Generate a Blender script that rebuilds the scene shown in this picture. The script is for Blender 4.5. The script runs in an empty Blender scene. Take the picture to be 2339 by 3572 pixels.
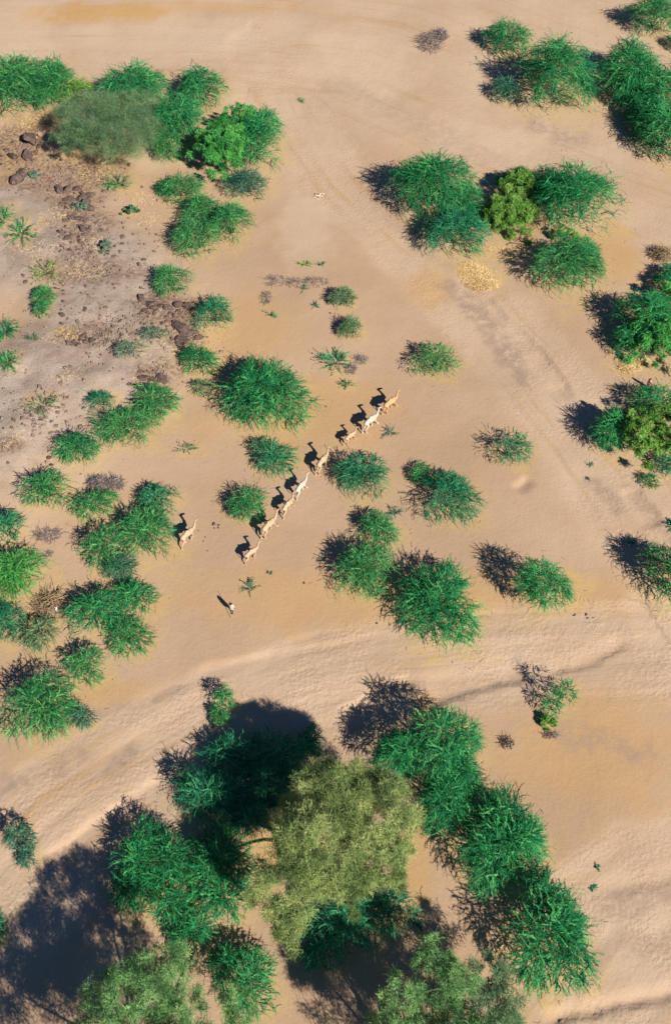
import bpy, math
import numpy as np
from mathutils import Vector
R = math.radians
scene = bpy.context.scene
COL = scene.collection

# ------------------------------------------------------------------ camera
CAM_H, PITCH, FPX = 66.0, R(54.0), 3200.0
IW, IH = 2339.0, 3572.0
cam = bpy.data.cameras.new("camera")
cam.sensor_fit = 'VERTICAL'
cam.sensor_height = 24.0
cam.lens = 24.0 * FPX / IH
cam.clip_start, cam.clip_end = 0.5, 9000.0
cam_ob = bpy.data.objects.new("camera", cam)
COL.objects.link(cam_ob)
cam_ob.location = (0, 0, CAM_H)
cam_ob.rotation_euler = (R(90) - PITCH, 0, 0)
scene.camera = cam_ob

# ------------------------------------------------------------------ light
SUN_EL = R(35.0)
SUN_XY = Vector((0.655, -0.755)).normalized()
w = bpy.data.worlds.new("World")
scene.world = w
w.use_nodes = True
nt = w.node_tree
sky = nt.nodes.new('ShaderNodeTexSky')
sky.sky_type = 'NISHITA'
sky.sun_disc = False
sky.sun_elevation = SUN_EL
sky.sun_rotation = math.atan2(SUN_XY.x, SUN_XY.y)
sky.altitude = 2500
sky.air_density = 1.0
sky.dust_density = 0.0
sky.ozone_density = 10.0
bg = nt.nodes['Background']
bg.inputs['Strength'].default_value = 0.05
nt.links.new(sky.outputs[0], bg.inputs[0])
sd = bpy.data.lights.new("sun", 'SUN')
sd.energy = 5.0
sd.angle = R(0.5)
sd.color = (1.0, 0.93, 0.82)
so = bpy.data.objects.new("sun", sd)
COL.objects.link(so)
sdir = Vector((SUN_XY.x * math.cos(SUN_EL), SUN_XY.y * math.cos(SUN_EL), math.sin(SUN_EL)))
so.rotation_euler = (-sdir).to_track_quat('-Z', 'Y').to_euler()
so.location = (60, -60, 90)
vs = scene.view_settings
scene.display_settings.display_device = 'sRGB'
vs.view_transform = 'Standard'
vs.look = 'None'
vs.gamma = 1.0
vs.use_curve_mapping = False
vs.exposure = 0.62
scene.cycles.max_bounces = 6
scene.cycles.diffuse_bounces = 3
scene.cycles.transmission_bounces = 3

# ------------------------------------------------------------------ photo pixel -> ground
_f = np.array([0, math.cos(PITCH), -math.sin(PITCH)])
_u = np.array([0, math.sin(PITCH), math.cos(PITCH)])
_r = np.array([1.0, 0, 0])


def ray(px, py):
    return _r * ((px - IW / 2) / FPX) - _u * ((py - IH / 2) / FPX) + _f


def on_plane(px, py, z=0.0):
    d = ray(px, py)
    t = (z - CAM_H) / d[2]
    return np.array([d[0] * t, d[1] * t, z])


def scale_at(p):
    """pixels per metre and sine/cosine of the view's downward angle at world point p"""
    v = np.asarray(p, float) - np.array([0, 0, CAM_H])
    zc = v @ _f
    s = FPX / zc
    hd = math.hypot(v[0], v[1])
    # only the component along the view's own plane matters for the vertical extent
    al = math.atan2(-v[2], v[1])
    return s, math.sin(al), math.cos(al)


def wline(pts):
    return np.array([on_plane(x, y)[:2] for x, y in pts])


# ------------------------------------------------------------------ ground height and stains
def seg_dist(P, line):
    """distance, arc length and signed side (positive = left of the line's direction) for points P (n,2)"""
    best = np.full(len(P), 1e9)
    arc = np.zeros(len(P))
    side = np.zeros(len(P))
    acc = 0.0
    n = len(line) - 1
    for i in range(n):
        a, b = line[i], line[i + 1]
        d = b - a
        L = math.hypot(*d)
        e = d / L
        q = P - a
        t = q @ e
        tc = np.clip(t, 0, L)
        if i == 0:
            tc = np.where(t < 0, np.maximum(t, -1e4) * 0, tc)
        dd = np.hypot(*(q - tc[:, None] * e).T)
        cr = e[0] * q[:, 1] - e[1] * q[:, 0]
        m = dd < best
        best = np.where(m, dd, best)
        arc = np.where(m, acc + tc, arc)
        side = np.where(m, np.sign(cr), side)
        acc += L
    return best, arc, side


def sm(a, b, x):
    t = np.clip((x - a) / (b - a), 0, 1)
    return t * t * (3 - 2 * t)


_rs = np.random.RandomState(5)
_PERM = _rs.permutation(512)
_VAL = _rs.rand(512)


def vnoise(x, y):
    xi, yi = np.floor(x).astype(int), np.floor(y).astype(int)
    fx, fy = x - xi, y - yi
    fx = fx * fx * (3 - 2 * fx)
    fy = fy * fy * (3 - 2 * fy)

    def h(i, j):
        return _VAL[(_PERM[(i & 511)] + j * 57) & 511]
    return (h(xi, yi) * (1 - fx) + h(xi + 1, yi) * fx) * (1 - fy) + (h(xi, yi + 1) * (1 - fx) + h(xi + 1, yi + 1) * fx) * fy


def fbm(x, y, o=4):
    s, a, t = 0, 0.5, 0
    for k in range(o):
        s = s + a * vnoise(x + 17.3 * k, y + 9.1 * k)
        t += a
        x, y, a = x * 2.03, y * 2.03, a * 0.5
    return s / t


LINE_A = wline([(-500, 110), (300, 120), (900, 130), (1300, 170), (1700, 330), (2100, 480), (2600, 640)])
LINE_B = wline([(900, 150), (1020, 420), (1170, 640), (1380, 830), (1620, 1060), (1830, 1290), (2030, 1530), (2200, 1780), (2330, 2010), (2420, 2150)])
LINE_C = wline([(-260, 3250), (-60, 3020), (160, 2810), (420, 2640), (720, 2480), (1020, 2360), (1350, 2280), (1700, 2245), (2050, 2230), (2500, 2190)])
LINE_D = wline([(1500, 3700), (1830, 3330), (2020, 3090), (2200, 2960), (2600, 2840)])
HILL = wline([(-500, 560), (-200, 700), (120, 850), (330, 960), (420, 1120), (330, 1250), (120, 1330), (0, 1480), (-300, 1700)])
# little cut banks: the ground drops on the left of each line's direction
BANKS = [
    (wline([(1610, 960), (1700, 1030), (1800, 1125), (1880, 1210), (1960, 1305), (2010, 1400)]), -0.22, 1.4),
    (wline([(640, 2345), (760, 2310), (880, 2288), (1010, 2262), (1170, 2236), (1330, 2210), (1480, 2195)]), -0.09, 1.2),
    (wline([(1900, 2362), (2000, 2342), (2090, 2312), (2160, 2275), (2200, 2262)]), 0.11, .7),
    (wline([(1500, 2460), (1620, 2425), (1740, 2392), (1850, 2372)]), 0.16, 1.6),
    (wline([(1880, 3590), (1990, 3556), (2100, 3535), (2220, 3512), (2420, 3470)]), 0.20, 0.5),
    (wline([(120, 3000), (300, 2880), (500, 2745), (700, 2620)]), -0.16, 1.2),
    (wline([(1170, 2490), (1300, 2410), (1430, 2342)]), -0.16, 1.0),
    (wline([(2090, 3135), (2170, 3112), (2260, 3100), (2400, 3060)]), 0.07, 0.6),
    (wline([(2210, 1690), (2270, 1760), (2320, 1830)]), -0.18, 1.2),
    (wline([(1785, 1705), (1810, 1690), (1828, 1665)]), -0.16, 0.6),
]


def ground_fields(P):
    P = np.asarray(P, float)
    out = {}
    warp = (fbm(P[:, 0] * .12 + 3, P[:, 1] * .12) - .5) * 6
    dA, aA, sA = seg_dist(P, LINE_A)
    dB, aB, sB = seg_dist(P, LINE_B)
    dC, aC, sC = seg_dist(P, LINE_C)
    dD, aD, sD = seg_dist(P, LINE_D)
    wA = np.where(sA > 0, 90, 13 + aA * .06)
    mA = 1 - sm(.75, 1.15, (dA + warp * .6) / wA)
    wB = np.where(sB > 0, 7.2, 5.2)
    mB = 1 - sm(.6, 1.1, (dB + warp * .35) / wB)
    wC = np.where(sC > 0, 3.8, 6.2 + 3 * (1 - sm(20, 34, aC)))
    mC = 1 - sm(.75, 1.1, (dC + warp * .22) / wC)
    mD = 1 - sm(.5, 1.1, (dD + warp * .3) / np.where(sD > 0, 2.0, 14.0))
    far = sm(95, 120, P[:, 1])
    pale = np.maximum.reduce([mA, mB, mC, mD, far])
    out['pale'] = pale
    # flow coordinates of the strongest channel
    which = np.argmax(np.stack([mA, mB, mC, mD]), 0)
    fs = np.choose(which, [aA, aB, aC, aD])
    fd = np.choose(which, [dA * sA, dB * sB, dC * sC, dD * sD])
    out['flow'] = np.stack([fs, fd, which * 10.0], 1)
    out['chan'] = np.maximum.reduce([mB * .75, mC, mD * .8, mA * .35])
    dH, aH, sH = seg_dist(P, HILL)
    out['hill'] = 1 - sm(2.0, 13.0, dH + warp * .6)
    z = (fbm(P[:, 0] * .05, P[:, 1] * .05, 3) - .5) * .7 + (fbm(P[:, 0] * .35 + 50, P[:, 1] * .35, 3) - .5) * .06
    z = z - .18 * mB - .08 * mC - .12 * mD + out['hill'] * (.9 + .6 * (fbm(P[:, 0] * .3 + 9, P[:, 1] * .3, 4) - .5))
    # long low ripples along the flow
    rip = (vnoise(fs * .05 + which * 7, fd * 1.1 + warp * .1) - .5) * .06 * out['chan'] + (vnoise(fs * .12 + 31, fd * 2.3 + warp * .2) - .5) * .06 * out['chan']
    z = z + rip
    for line, drop, width in BANKS:
        d, a, s = seg_dist(P, line)
        L = np.sum(np.hypot(*(line[1:] - line[:-1]).T))
        fade = sm(0, L * .12, a) * sm(0, L * .12, L - a) * (.6 + .8 * vnoise(a * .6, a * 0 + 3.3))
        wig = (vnoise(P[:, 0] * 1.1, P[:, 1] * 1.1) - .5) * .3
        sd_ = d * s + wig
        low = sm(-.14, .14, sd_ * np.sign(drop)) * (1 - sm(width * .4, width * 2.4, d))
        z = z - abs(drop) * low * fade
    out['z'] = z
    return out


def gz(x, y):
    return float(ground_fields(np.array([[x, y]]))['z'][0])


def on_ground(px, py, z0=0.0):
    p = on_plane(px, py, z0)
    for _ in range(3):
        h = gz(p[0], p[1])
        p = on_plane(px, py, h + z0)
    return np.array([p[0], p[1], h])


# ------------------------------------------------------------------ mesh helpers
def mesh_np(name, V, T, mats, tint=None, smooth=False, quads=None, attrs=None):
    me = bpy.data.meshes.new(name)
    V = np.asarray(V, np.float32)
    me.vertices.add(len(V))
    me.vertices.foreach_set('co', V.ravel())
    if quads is not None:
        F = np.asarray(quads, np.int32)
        k = 4
    else:
        F = np.asarray(T, np.int32)
        k = 3
    me.loops.add(F.size)
    me.loops.foreach_set('vertex_index', F.ravel())
    me.polygons.add(len(F))
    me.polygons.foreach_set('loop_start', np.arange(0, F.size, k, dtype=np.int32))
    me.polygons.foreach_set('loop_total', np.full(len(F), k, np.int32))
    me.polygons.foreach_set('use_smooth', np.full(len(F), bool(smooth)))
    for m in (mats if isinstance(mats, (list, tuple)) else [mats]):
        me.materials.append(m)
    if tint is not None:
        a = me.attributes.new('tint', 'FLOAT', 'POINT')
        a.data.foreach_set('value', np.asarray(tint, np.float32))
    for k2, v in (attrs or {}).items():
        v = np.asarray(v, np.float32)
        if v.ndim == 2:
            a = me.attributes.new(k2, 'FLOAT_VECTOR', 'POINT')
            a.data.foreach_set('vector', v.ravel())
        else:
            a = me.attributes.new(k2, 'FLOAT', 'POINT')
            a.data.foreach_set('value', v)
    me.update(calc_edges=True)
    me.validate()
    return me


def link(name, me, parent=None, loc=None):
    o = bpy.data.objects.new(name, me)
    COL.objects.link(o)
    if parent is not None:
        o.parent = parent
    if loc is not None:
        o.location = loc
    return o


def tag(o, label, cat, group=None):
    o['label'] = label
    o['category'] = cat
    if group:
        o['group'] = group
    return o


def tubes(paths, radii, sides=5):
    """one mesh from tapered tubes: paths list of (k,3), radii list of (k,)"""
    V, F, off = [], [], 0
    for P, rr in zip(paths, radii):
        P = np.asarray(P, float)
        k = len(P)
        tg = np.gradient(P, axis=0)
        tg /= np.linalg.norm(tg, axis=1)[:, None] + 1e-9
        ref = np.array([0, 0, 1.0]) if abs(tg[0][2]) < .9 else np.array([1.0, 0, 0])
        a = np.cross(tg, ref)
        a /= np.linalg.norm(a, axis=1)[:, None] + 1e-9
        b = np.cross(tg, a)
        ang = np.linspace(0, 2 * np.pi, sides, endpoint=False)
        ring = P[:, None, :] + np.asarray(rr)[:, None, None] * (np.cos(ang)[None, :, None] * a[:, None, :] + np.sin(ang)[None, :, None] * b[:, None, :])
        V.append(ring.reshape(-1, 3))
        for i in range(k - 1):
            for j in range(sides):
                j2 = (j + 1) % sides
                F.append((off + i * sides + j, off + i * sides + j2, off + (i + 1) * sides + j2, off + (i + 1) * sides + j))
        off += k * sides
    return np.concatenate(V), np.array(F)


# ------------------------------------------------------------------ materials
def nmat(name):
    m = bpy.data.materials.new(name)
    m.use_nodes = True
    n = m.node_tree.nodes
    return m, n, m.node_tree.links, n['Principled BSDF']


def setspec(b, v):
    b.inputs['Specular IOR Level'].default_value = v


def ramp(n, l, src, stops):
    r = n.new('ShaderNodeValToRGB')
    while len(r.color_ramp.elements) < len(stops):
        r.color_ramp.elements.new(0.5)
    for e, (p, c) in zip(r.color_ramp.elements, stops):
        e.position = p
        e.color = (*c, 1)
    l.new(src, r.inputs[0])
    return r.outputs[0]


def leaf_mat(name, dark, mid, light, trans=0.33):
    m, n, l, b = nmat(name)
    at = n.new('ShaderNodeAttribute')
    at.attribute_name = 'tint'
    c = ramp(n, l, at.outputs['Fac'], [(0.0, dark), (0.5, mid), (1.0, light)])
    l.new(c, b.inputs['Base Color'])
    b.inputs['Roughness'].default_value = .6
    setspec(b, .25)
    tr = n.new('ShaderNodeBsdfTranslucent')
    l.new(c, tr.inputs[0])
    mx = n.new('ShaderNodeMixShader')
    mx.inputs[0].default_value = trans
    l.new(b.outputs[0], mx.inputs[1])
    l.new(tr.outputs[0], mx.inputs[2])
    l.new(mx.outputs[0], n['Material Output'].inputs[0])
    return m


LEAF = {
    'g': leaf_mat('green_leaves', (.006, .115, .040), (.019, .270, .088), (.145, .530, .155)),
    'd': leaf_mat('deep_green_leaves', (.006, .105, .052), (.022, .240, .108), (.115, .460, .195)),
    'm': leaf_mat('mid_green_leaves', (.013, .125, .040), (.044, .280, .088), (.190, .520, .150)),
    'l': leaf_mat('lime_leaves', (.026, .180, .036), (.075, .370, .080), (.185, .540, .130)),
    'y': leaf_mat('yellow_green_leaves', (.060, .180, .030), (.155, .370, .062), (.370, .540, .130)),
    'o': leaf_mat('olive_twigs', (.105, .165, .052), (.280, .385, .125), (.520, .580, .225)),
    'a': leaf_mat('grey_green_leaves', (.045, .125, .060), (.145, .275, .125), (.300, .420, .200)),
    's': leaf_mat('sage_leaves', (.085, .160, .105), (.180, .280, .185), (.300, .390, .270)),
    'b': leaf_mat('pale_green_leaves', (.065, .180, .058), (.185, .390, .130), (.370, .560, .215)),
    't': leaf_mat('tea_green_leaves', (.020, .115, .072), (.060, .220, .135), (.150, .340, .205)),
}


def plain_mat(name, c1, c2, scale=3.0, rough=.9, bump=0.0, detail=4, coords='Object'):
    m, n, l, b = nmat(name)
    tc = n.new('ShaderNodeTexCoord')
    no = n.new('ShaderNodeTexNoise')
    no.inputs['Scale'].default_value = scale
    no.inputs['Detail'].default_value = detail
    l.new(tc.outputs[coords], no.inputs['Vector'])
    l.new(ramp(n, l, no.outputs[0], [(.35, c1), (.65, c2)]), b.inputs['Base Color'])
    b.inputs['Roughness'].default_value = rough
    setspec(b, .2)
    if bump:
        bu = n.new('ShaderNodeBump')
        bu.inputs['Strength'].default_value = bump
        bu.inputs['Distance'].default_value = .08
        l.new(no.outputs[0], bu.inputs['Height'])
        l.new(bu.outputs[0], b.inputs['Normal'])
    return m


BARK = plain_mat('bark', (.045, .040, .034), (.090, .080, .066), 8)
DEADWOOD = plain_mat('dead_twigs', (.15, .12, .115), (.27, .225, .21), 2)
DRYWOOD = plain_mat('dry_branches', (.22, .15, .085), (.38, .28, .17), 2)
STRAW = plain_mat('dry_straw', (.62, .44, .19), (.80, .61, .32), 3)
ROCK = plain_mat('brown_rock', (.068, .047, .039), (.16, .112, .090), 2.2, .95, .6, 6)
GRAVEL = plain_mat('broken_stone', (.12, .085, .068), (.26, .19, .15), 1.2, .95)
ROCKT = plain_mat('tan_rock', (.26, .18, .12), (.42, .30, .20), 2.2, .95, .6, 6)
STONE = plain_mat('dark_stone', (.06, .048, .05), (.13, .10, .095), 4, .95, .4)
BONE = plain_mat('bleached_bone', (.62, .52, .36), (.78, .70, .54), 4)
BAGM = plain_mat('white_plastic', (.72, .70, .74), (.82, .80, .84), 5, .4)


def ground_mat():
    m, n, l, b = nmat('desert_sand')
    b.inputs['Roughness'].default_value = .95
    setspec(b, .08)

    def attr(nm, out='Fac'):
        a = n.new('ShaderNodeAttribute')
        a.attribute_name = nm
        return a.outputs[out]
    geo = n.new('ShaderNodeNewGeometry')
    pos = geo.outputs['Position']

    def noise(scale, detail=4, vec=None, rough=.55, dist=0):
        t = n.new('ShaderNodeTexNoise')
        t.inputs['Scale'].default_value = scale
        t.inputs['Detail'].default_value = detail
        t.inputs['Roughness'].default_value = rough
        t.inputs['Distortion'].default_value = dist
        l.new(vec if vec is not None else pos, t.inputs['Vector'])
        return t.outputs[0]

    def math_(op, a, bb):
        t = n.new('ShaderNodeMath')
        t.operation = op
        for i, x in enumerate((a, bb)):
            if isinstance(x, (int, float)):
                t.inputs[i].default_value = x
            else:
                l.new(x, t.inputs[i])
        return t.outputs[0]

    def mix(f, a, c, blend='MIX'):
        t = n.new('ShaderNodeMix')
        t.data_type = 'RGBA'
        t.blend_type = blend
        if isinstance(f, (int, float)):
            t.inputs[0].default_value = f
        else:
            l.new(f, t.inputs[0])
        for i, x in ((6, a), (7, c)):
            if isinstance(x, tuple):
                t.inputs[i].default_value = (*x, 1)
            else:
                l.new(x, t.inputs[i])
        return t.outputs[2]

    def smooth(x, lo, hi):
        t = n.new('ShaderNodeMapRange')
        t.interpolation_type = 'SMOOTHSTEP'
        t.inputs[1].default_value = lo
        t.inputs[2].default_value = hi
        l.new(x, t.inputs[0])
        return t.outputs[0]
    pale, chan, hill = attr('pale'), attr('chan'), attr('hill')
    flow = attr('flow', 'Vector')

    def flowvec(sx, sy):
        mp = n.new('ShaderNodeMapping')
        mp.inputs['Scale'].default_value = (sx, sy, 1)
        l.new(flow, mp.inputs['Vector'])
        return mp.outputs[0]
    big = noise(.07, 5)
    midn = noise(.35, 6, rough=.6)
    tan = ramp(n, l, big, [(.3, (.395, .266, .166)), (.5, (.43, .295, .192)), (.72, (.47, .332, .228))])
    tan = mix(math_('MULTIPLY', smooth(midn, .5, .75), .35), tan, (.41, .255, .125))
    pal = ramp(n, l, noise(.12, 5), [(.3, (.44, .305, .200)), (.5, (.475, .340, .235)), (.7, (.505, .372, .265))])
    edge = math_('ADD', pale, math_('MULTIPLY', math_('SUBTRACT', midn, .5), .55))
    col = mix(smooth(edge, .0, 1.0), tan, pal)
    # streaks that follow the old water flow
    st = noise(1.0, 5, flowvec(.045, .55), .6)
    st2 = noise(1.0, 4, flowvec(.10, 1.6), .6)
    col = mix(math_('MULTIPLY', smooth(st, .52, .72), math_('MULTIPLY', pale, .55)), col, (.40, .245, .115))
    col = mix(math_('MULTIPLY', smooth(st2, .55, .75), math_('MULTIPLY', chan, .45)), col, (.34, .245, .185))
    col = mix(math_('MULTIPLY', smooth(st, .2, .42), math_('MULTIPLY', chan, -.0)), col, (.6, .45, .3))
    # stony greyish rise
    hl = ramp(n, l, noise(.5, 7, rough=.65), [(.32, (.26, .205, .165)), (.45, (.35, .285, .235)), (.6, (.41, .34, .285)), (.75, (.43, .295, .17))])
    he = math_('ADD', hill, math_('MULTIPLY', math_('SUBTRACT', midn, .5), .7))
    col = mix(math_('MULTIPLY', smooth(he, .0, 1.0), .85), col, hl)
    # deposits painted by the vertex field 'stain' (yellow) and 'grey' (dark fine gravel)
    col = mix(math_('MULTIPLY', attr('stain'), .8), col, (.47, .285, .11))
    col = mix(math_('MULTIPLY', attr('litter'), smooth(noise(1.3, 6, rough=.7), .35, .6)), col, (.50, .345, .14))
    col = mix(math_('MULTIPLY', attr('wash'), .7), col, (.53, .40, .285))
    col = mix(math_('MULTIPLY', attr('grey'), smooth(noise(.9, 5, rough=.65), .3, .6)), col, (.30, .215, .165))
    col = mix(math_('MULTIPLY', attr('rubble'), smooth(noise(2.4, 6, rough=.72), .36, .60)), col, (.17, .10, .066))
    grain = noise(9.0, 4, rough=.7)
    col = mix(math_('MULTIPLY', smooth(grain, .48, .75), .30), col, (.24, .15, .085))
    speck = noise(3.2, 5, rough=.75)
    col = mix(math_('MULTIPLY', smooth(speck, .62, .74), math_('ADD', .12, math_('MULTIPLY', hill, .55))), col, (.15, .10, .07))
    l.new(col, b.inputs['Base Color'])
    # relief
    lmask = smooth(noise(.22, 3), .38, .62)
    cl = math_('MULTIPLY', chan, lmask)
    hgt = math_('MULTIPLY', noise(11.0, 3, rough=.6), .012)
    hgt = math_('ADD', hgt, math_('MULTIPLY', noise(3.3, 3, rough=.5), math_('ADD', .018, math_('MULTIPLY', cl, .065))))
    hgt = math_('ADD', hgt, math_('MULTIPLY', noise(.9, 4), .03))
    hgt = math_('ADD', hgt, math_('MULTIPLY', st, math_('MULTIPLY', chan, .08)))
    hgt = math_('ADD', hgt, math_('MULTIPLY', noise(4.0, 6, rough=.7), math_('MULTIPLY', hill, .09)))
    bu = n.new('ShaderNodeBump')
    bu.inputs['Strength'].default_value = 1.0
    bu.inputs['Distance'].default_value = 1.0
    l.new(hgt, bu.inputs['Height'])
    l.new(bu.outputs[0], b.inputs['Normal'])
    return m


# ------------------------------------------------------------------ the ground: one sheet to the horizon
def build_ground():
    def axis(lo, hi, step, grow, lim):
        c = list(np.arange(lo, hi + 1e-6, step))
        s, x = step, c[-1]
        while x < lim:
            s *= grow
            x += s
            c.append(x)
        return c
    xr = axis(0, 42, .3, 1.16, 4000)
    xs = np.array([-v for v in xr[:0:-1]] + xr)
    ys_near = list(np.arange(4, 70, .28))
    ys, s, y = ys_near, .28, ys_near[-1]
    while y < 6000:
        s *= 1.012 if y < 170 else 1.2
        y += s
        ys.append(y)
    back, s, y = [], .4, 4.0
    while y > -4000:
        s *= 1.25
        y -= s
        back.append(y)
    ys = np.array(back[::-1] + ys)
    X, Y = np.meshgrid(xs, ys)
    P = np.stack([X.ravel(), Y.ravel()], 1)
    f = ground_fields(P)
    nx, ny = len(xs), len(ys)
    idx = np.arange(nx * ny).reshape(ny, nx)
    Q = np.stack([idx[:-1, :-1], idx[:-1, 1:], idx[1:, 1:], idx[1:, :-1]], -1).reshape(-1, 4)
    V = np.column_stack([P, f['z']])

    def blob(cx, cy, rx, ry, soft=.5, seed=0):
        c = on_plane(cx, cy)
        s, sa, ca = scale_at(c)
        n_ = fbm(P[:, 0] * .6 + seed, P[:, 1] * .6, 4) - .5
        d = np.hypot((P[:, 0] - c[0]) / (rx / s), (P[:, 1] - c[1]) / (ry / s / sa)) + n_ * 1.2
        return 1 - sm(1 - soft, 1 + soft, d)
    stain = np.zeros(len(P))
    for a in [(330, 48, 260, 26), (760, 25, 300, 18), (2080, 2620, 330, 190), (1500, 2480, 60, 60), (1500, 1010, 90, 60), (230, 480, 120, 40),
              (1030, 2080, 260, 110), (1050, 1460, 320, 150), (840, 1150, 190, 120), (930, 3000, 60, 120), (1450, 3020, 60, 160), (2150, 880, 70, 120),
              (1320, 2080, 900, 90), (330, 2420, 200, 40)]:
        stain = np.maximum(stain, blob(*a, seed=a[0]) * (.55 if a[2] > 90 else .7))
    litter = np.zeros(len(P))
    for a in [(1700, 960, 70, 40), (1640, 930, 60, 30), (1720, 880, 120, 30), (2190, 1280, 60, 40), (330, 560, 150, 60), (700, 1250, 80, 50), (160, 420, 110, 40),
              (1810, 3250, 80, 60), (130, 2180, 90, 40), (1130, 3000, 60, 60), (60, 560, 90, 70), (230, 1180, 60, 20), (1990, 2030, 80, 40)]:
        litter = np.maximum(litter, blob(*a, seed=a[1]) * .9)
    stain = np.maximum(stain, blob(330, 46, 270, 30, .35, 3) * 1.1)
    wash = np.zeros(len(P))
    for a in [(40, 130, 130, 130), (620, 130, 420, 60), (560, 560, 90, 40), (1250, 220, 200, 90), (1700, 480, 160, 50), (1060, 800, 90, 120), (2250, 3200, 130, 60)]:
        wash = np.maximum(wash, blob(*a, seed=a[0] + 2) * .75)
    rubble = np.zeros(len(P))
    for a in [(90, 500, 130, 100), (260, 700, 90, 50), (290, 800, 110, 60), (570, 1090, 120, 55), (640, 1150, 70, 70), (290, 1185, 80, 35), (545, 1310, 80, 40), (200, 620, 200, 60), (330, 960, 160, 50), (30, 1580, 60, 30)]:
        rubble = np.maximum(rubble, blob(*a, seed=a[1] + 5) * .92)
    grey = np.zeros(len(P))
    for pts, wd, st_ in [([(1560, 990), (1680, 1100), (1760, 1190), (1810, 1290)], 1.3, .75), ([(1700, 1170), (1780, 1260), (1830, 1340)], .8, .7), ([(2080, 1690), (2140, 1770)], .9, .7),
                         ([(-50, 2770), (130, 2715), (280, 2640)], .8, .7), ([(330, 2500), (480, 2450), (640, 2400)], .5, .6), ([(390, 2680), (470, 2610)], .5, .7), ([(1500, 2458), (1650, 2420), (1840, 2374)], .5, .5),
                         ([(1180, 300), (1450, 420), (1700, 560)], 2.2, .3), ([(1880, 440), (2010, 490)], 1.6, .6), ([(1950, 2560), (2120, 2600), (2250, 2640)], 1.0, .5), ([(2120, 3170), (2339, 3120)], .7, .6), ([(2000, 3330), (2339, 3290)], .8, .5),
                         ([(1300, 640), (1420, 790), (1560, 940)], 1.5, .35), ([(2200, 1700), (2280, 1790), (2339, 1880)], .8, .6), ([(100, 1200), (300, 1300), (470, 1290)], 2.0, .6), ([(60, 880), (200, 1000)], 2.0, .5)]:
        d, _a, _s = seg_dist(P, wline(pts))
        grey = np.maximum(grey, (1 - sm(wd * .2, wd * 1.6, d + (fbm(P[:, 0] * .7, P[:, 1] * .7) - .5) * wd * 2)) * st_)
    # fallen leaf litter and dry grass under and round each bush
    for cx, cy, rx, ry in LITTER:
        litter = np.maximum(litter, blob(cx + rx * .2, cy + ry * .35, rx * 1.05, ry * .95, .35, seed=cx) * .6)
    me = mesh_np('ground', V, None, ground_mat(), smooth=True, quads=Q,
                 attrs={'pale': f['pale'], 'chan': f['chan'], 'hill': f['hill'], 'flow': f['flow'], 'stain': np.minimum(stain, 1), 'litter': litter, 'wash': wash, 'rubble': rubble, 'grey': grey})
    o = link('ground', me)
    o['kind'] = 'structure'


# ------------------------------------------------------------------ foliage
def unit(v):
    return v / (np.linalg.norm(v, axis=-1, keepdims=True) + 1e-9)


def strands(rs, p0, d0, L, droop, K, wid, tint, curl=.25):
    """feathery shoots: returns vertices (n*3,3) and tints"""
    N = len(p0)
    t = np.linspace(.06, 1, K)[None, :, None]
    lat = unit(np.cross(d0, np.array([0, 0, 1.0])) + 1e-4)
    bend = rs.normal(0, curl, (N, 1, 1))
    bend2 = rs.normal(0, curl * .5, (N, 1, 1))
    Lk = L[:, None, None]
    P = p0[:, None, :] + d0[:, None, :] * Lk * t + lat[:, None, :] * Lk * (bend * t ** 2 + bend2 * np.sin(t * 6)) \
        + np.array([0, 0, -1.0]) * (droop[:, None, None] * Lk * t ** 2)
    T = unit(np.gradient(P, axis=1))
    up = unit(np.array([0, 0, 1.0]) + rs.normal(0, .22, (N, K, 3)) + rs.normal(0, .35, (N, 1, 3)))
    S = unit(np.cross(T, up))
    ww = wid[:, None, None] * (0.55 + .45 * np.sin(np.pi * (.15 + .8 * t))) * rs.uniform(.6, 1.25, (N, K, 1))
    V, C = [], []
    for sgn in (1, -1):
        base1 = P - T * ww * .40
        base2 = P + T * ww * .55
        tip = P + S * sgn * ww + T * ww * rs.uniform(.6, 1.5, (N, K, 1)) + np.array([0, 0, 1.0]) * ww * rs.normal(-.15, .35, (N, K, 1))
        V.append(np.stack([base1, base2, tip], 2).reshape(-1, 3))
        C.append(np.repeat((tint[:, None] + rs.normal(0, .10, (N, K)))[:, :, None], 3, 2).reshape(-1))
    return np.concatenate(V), np.concatenate(C)


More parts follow.
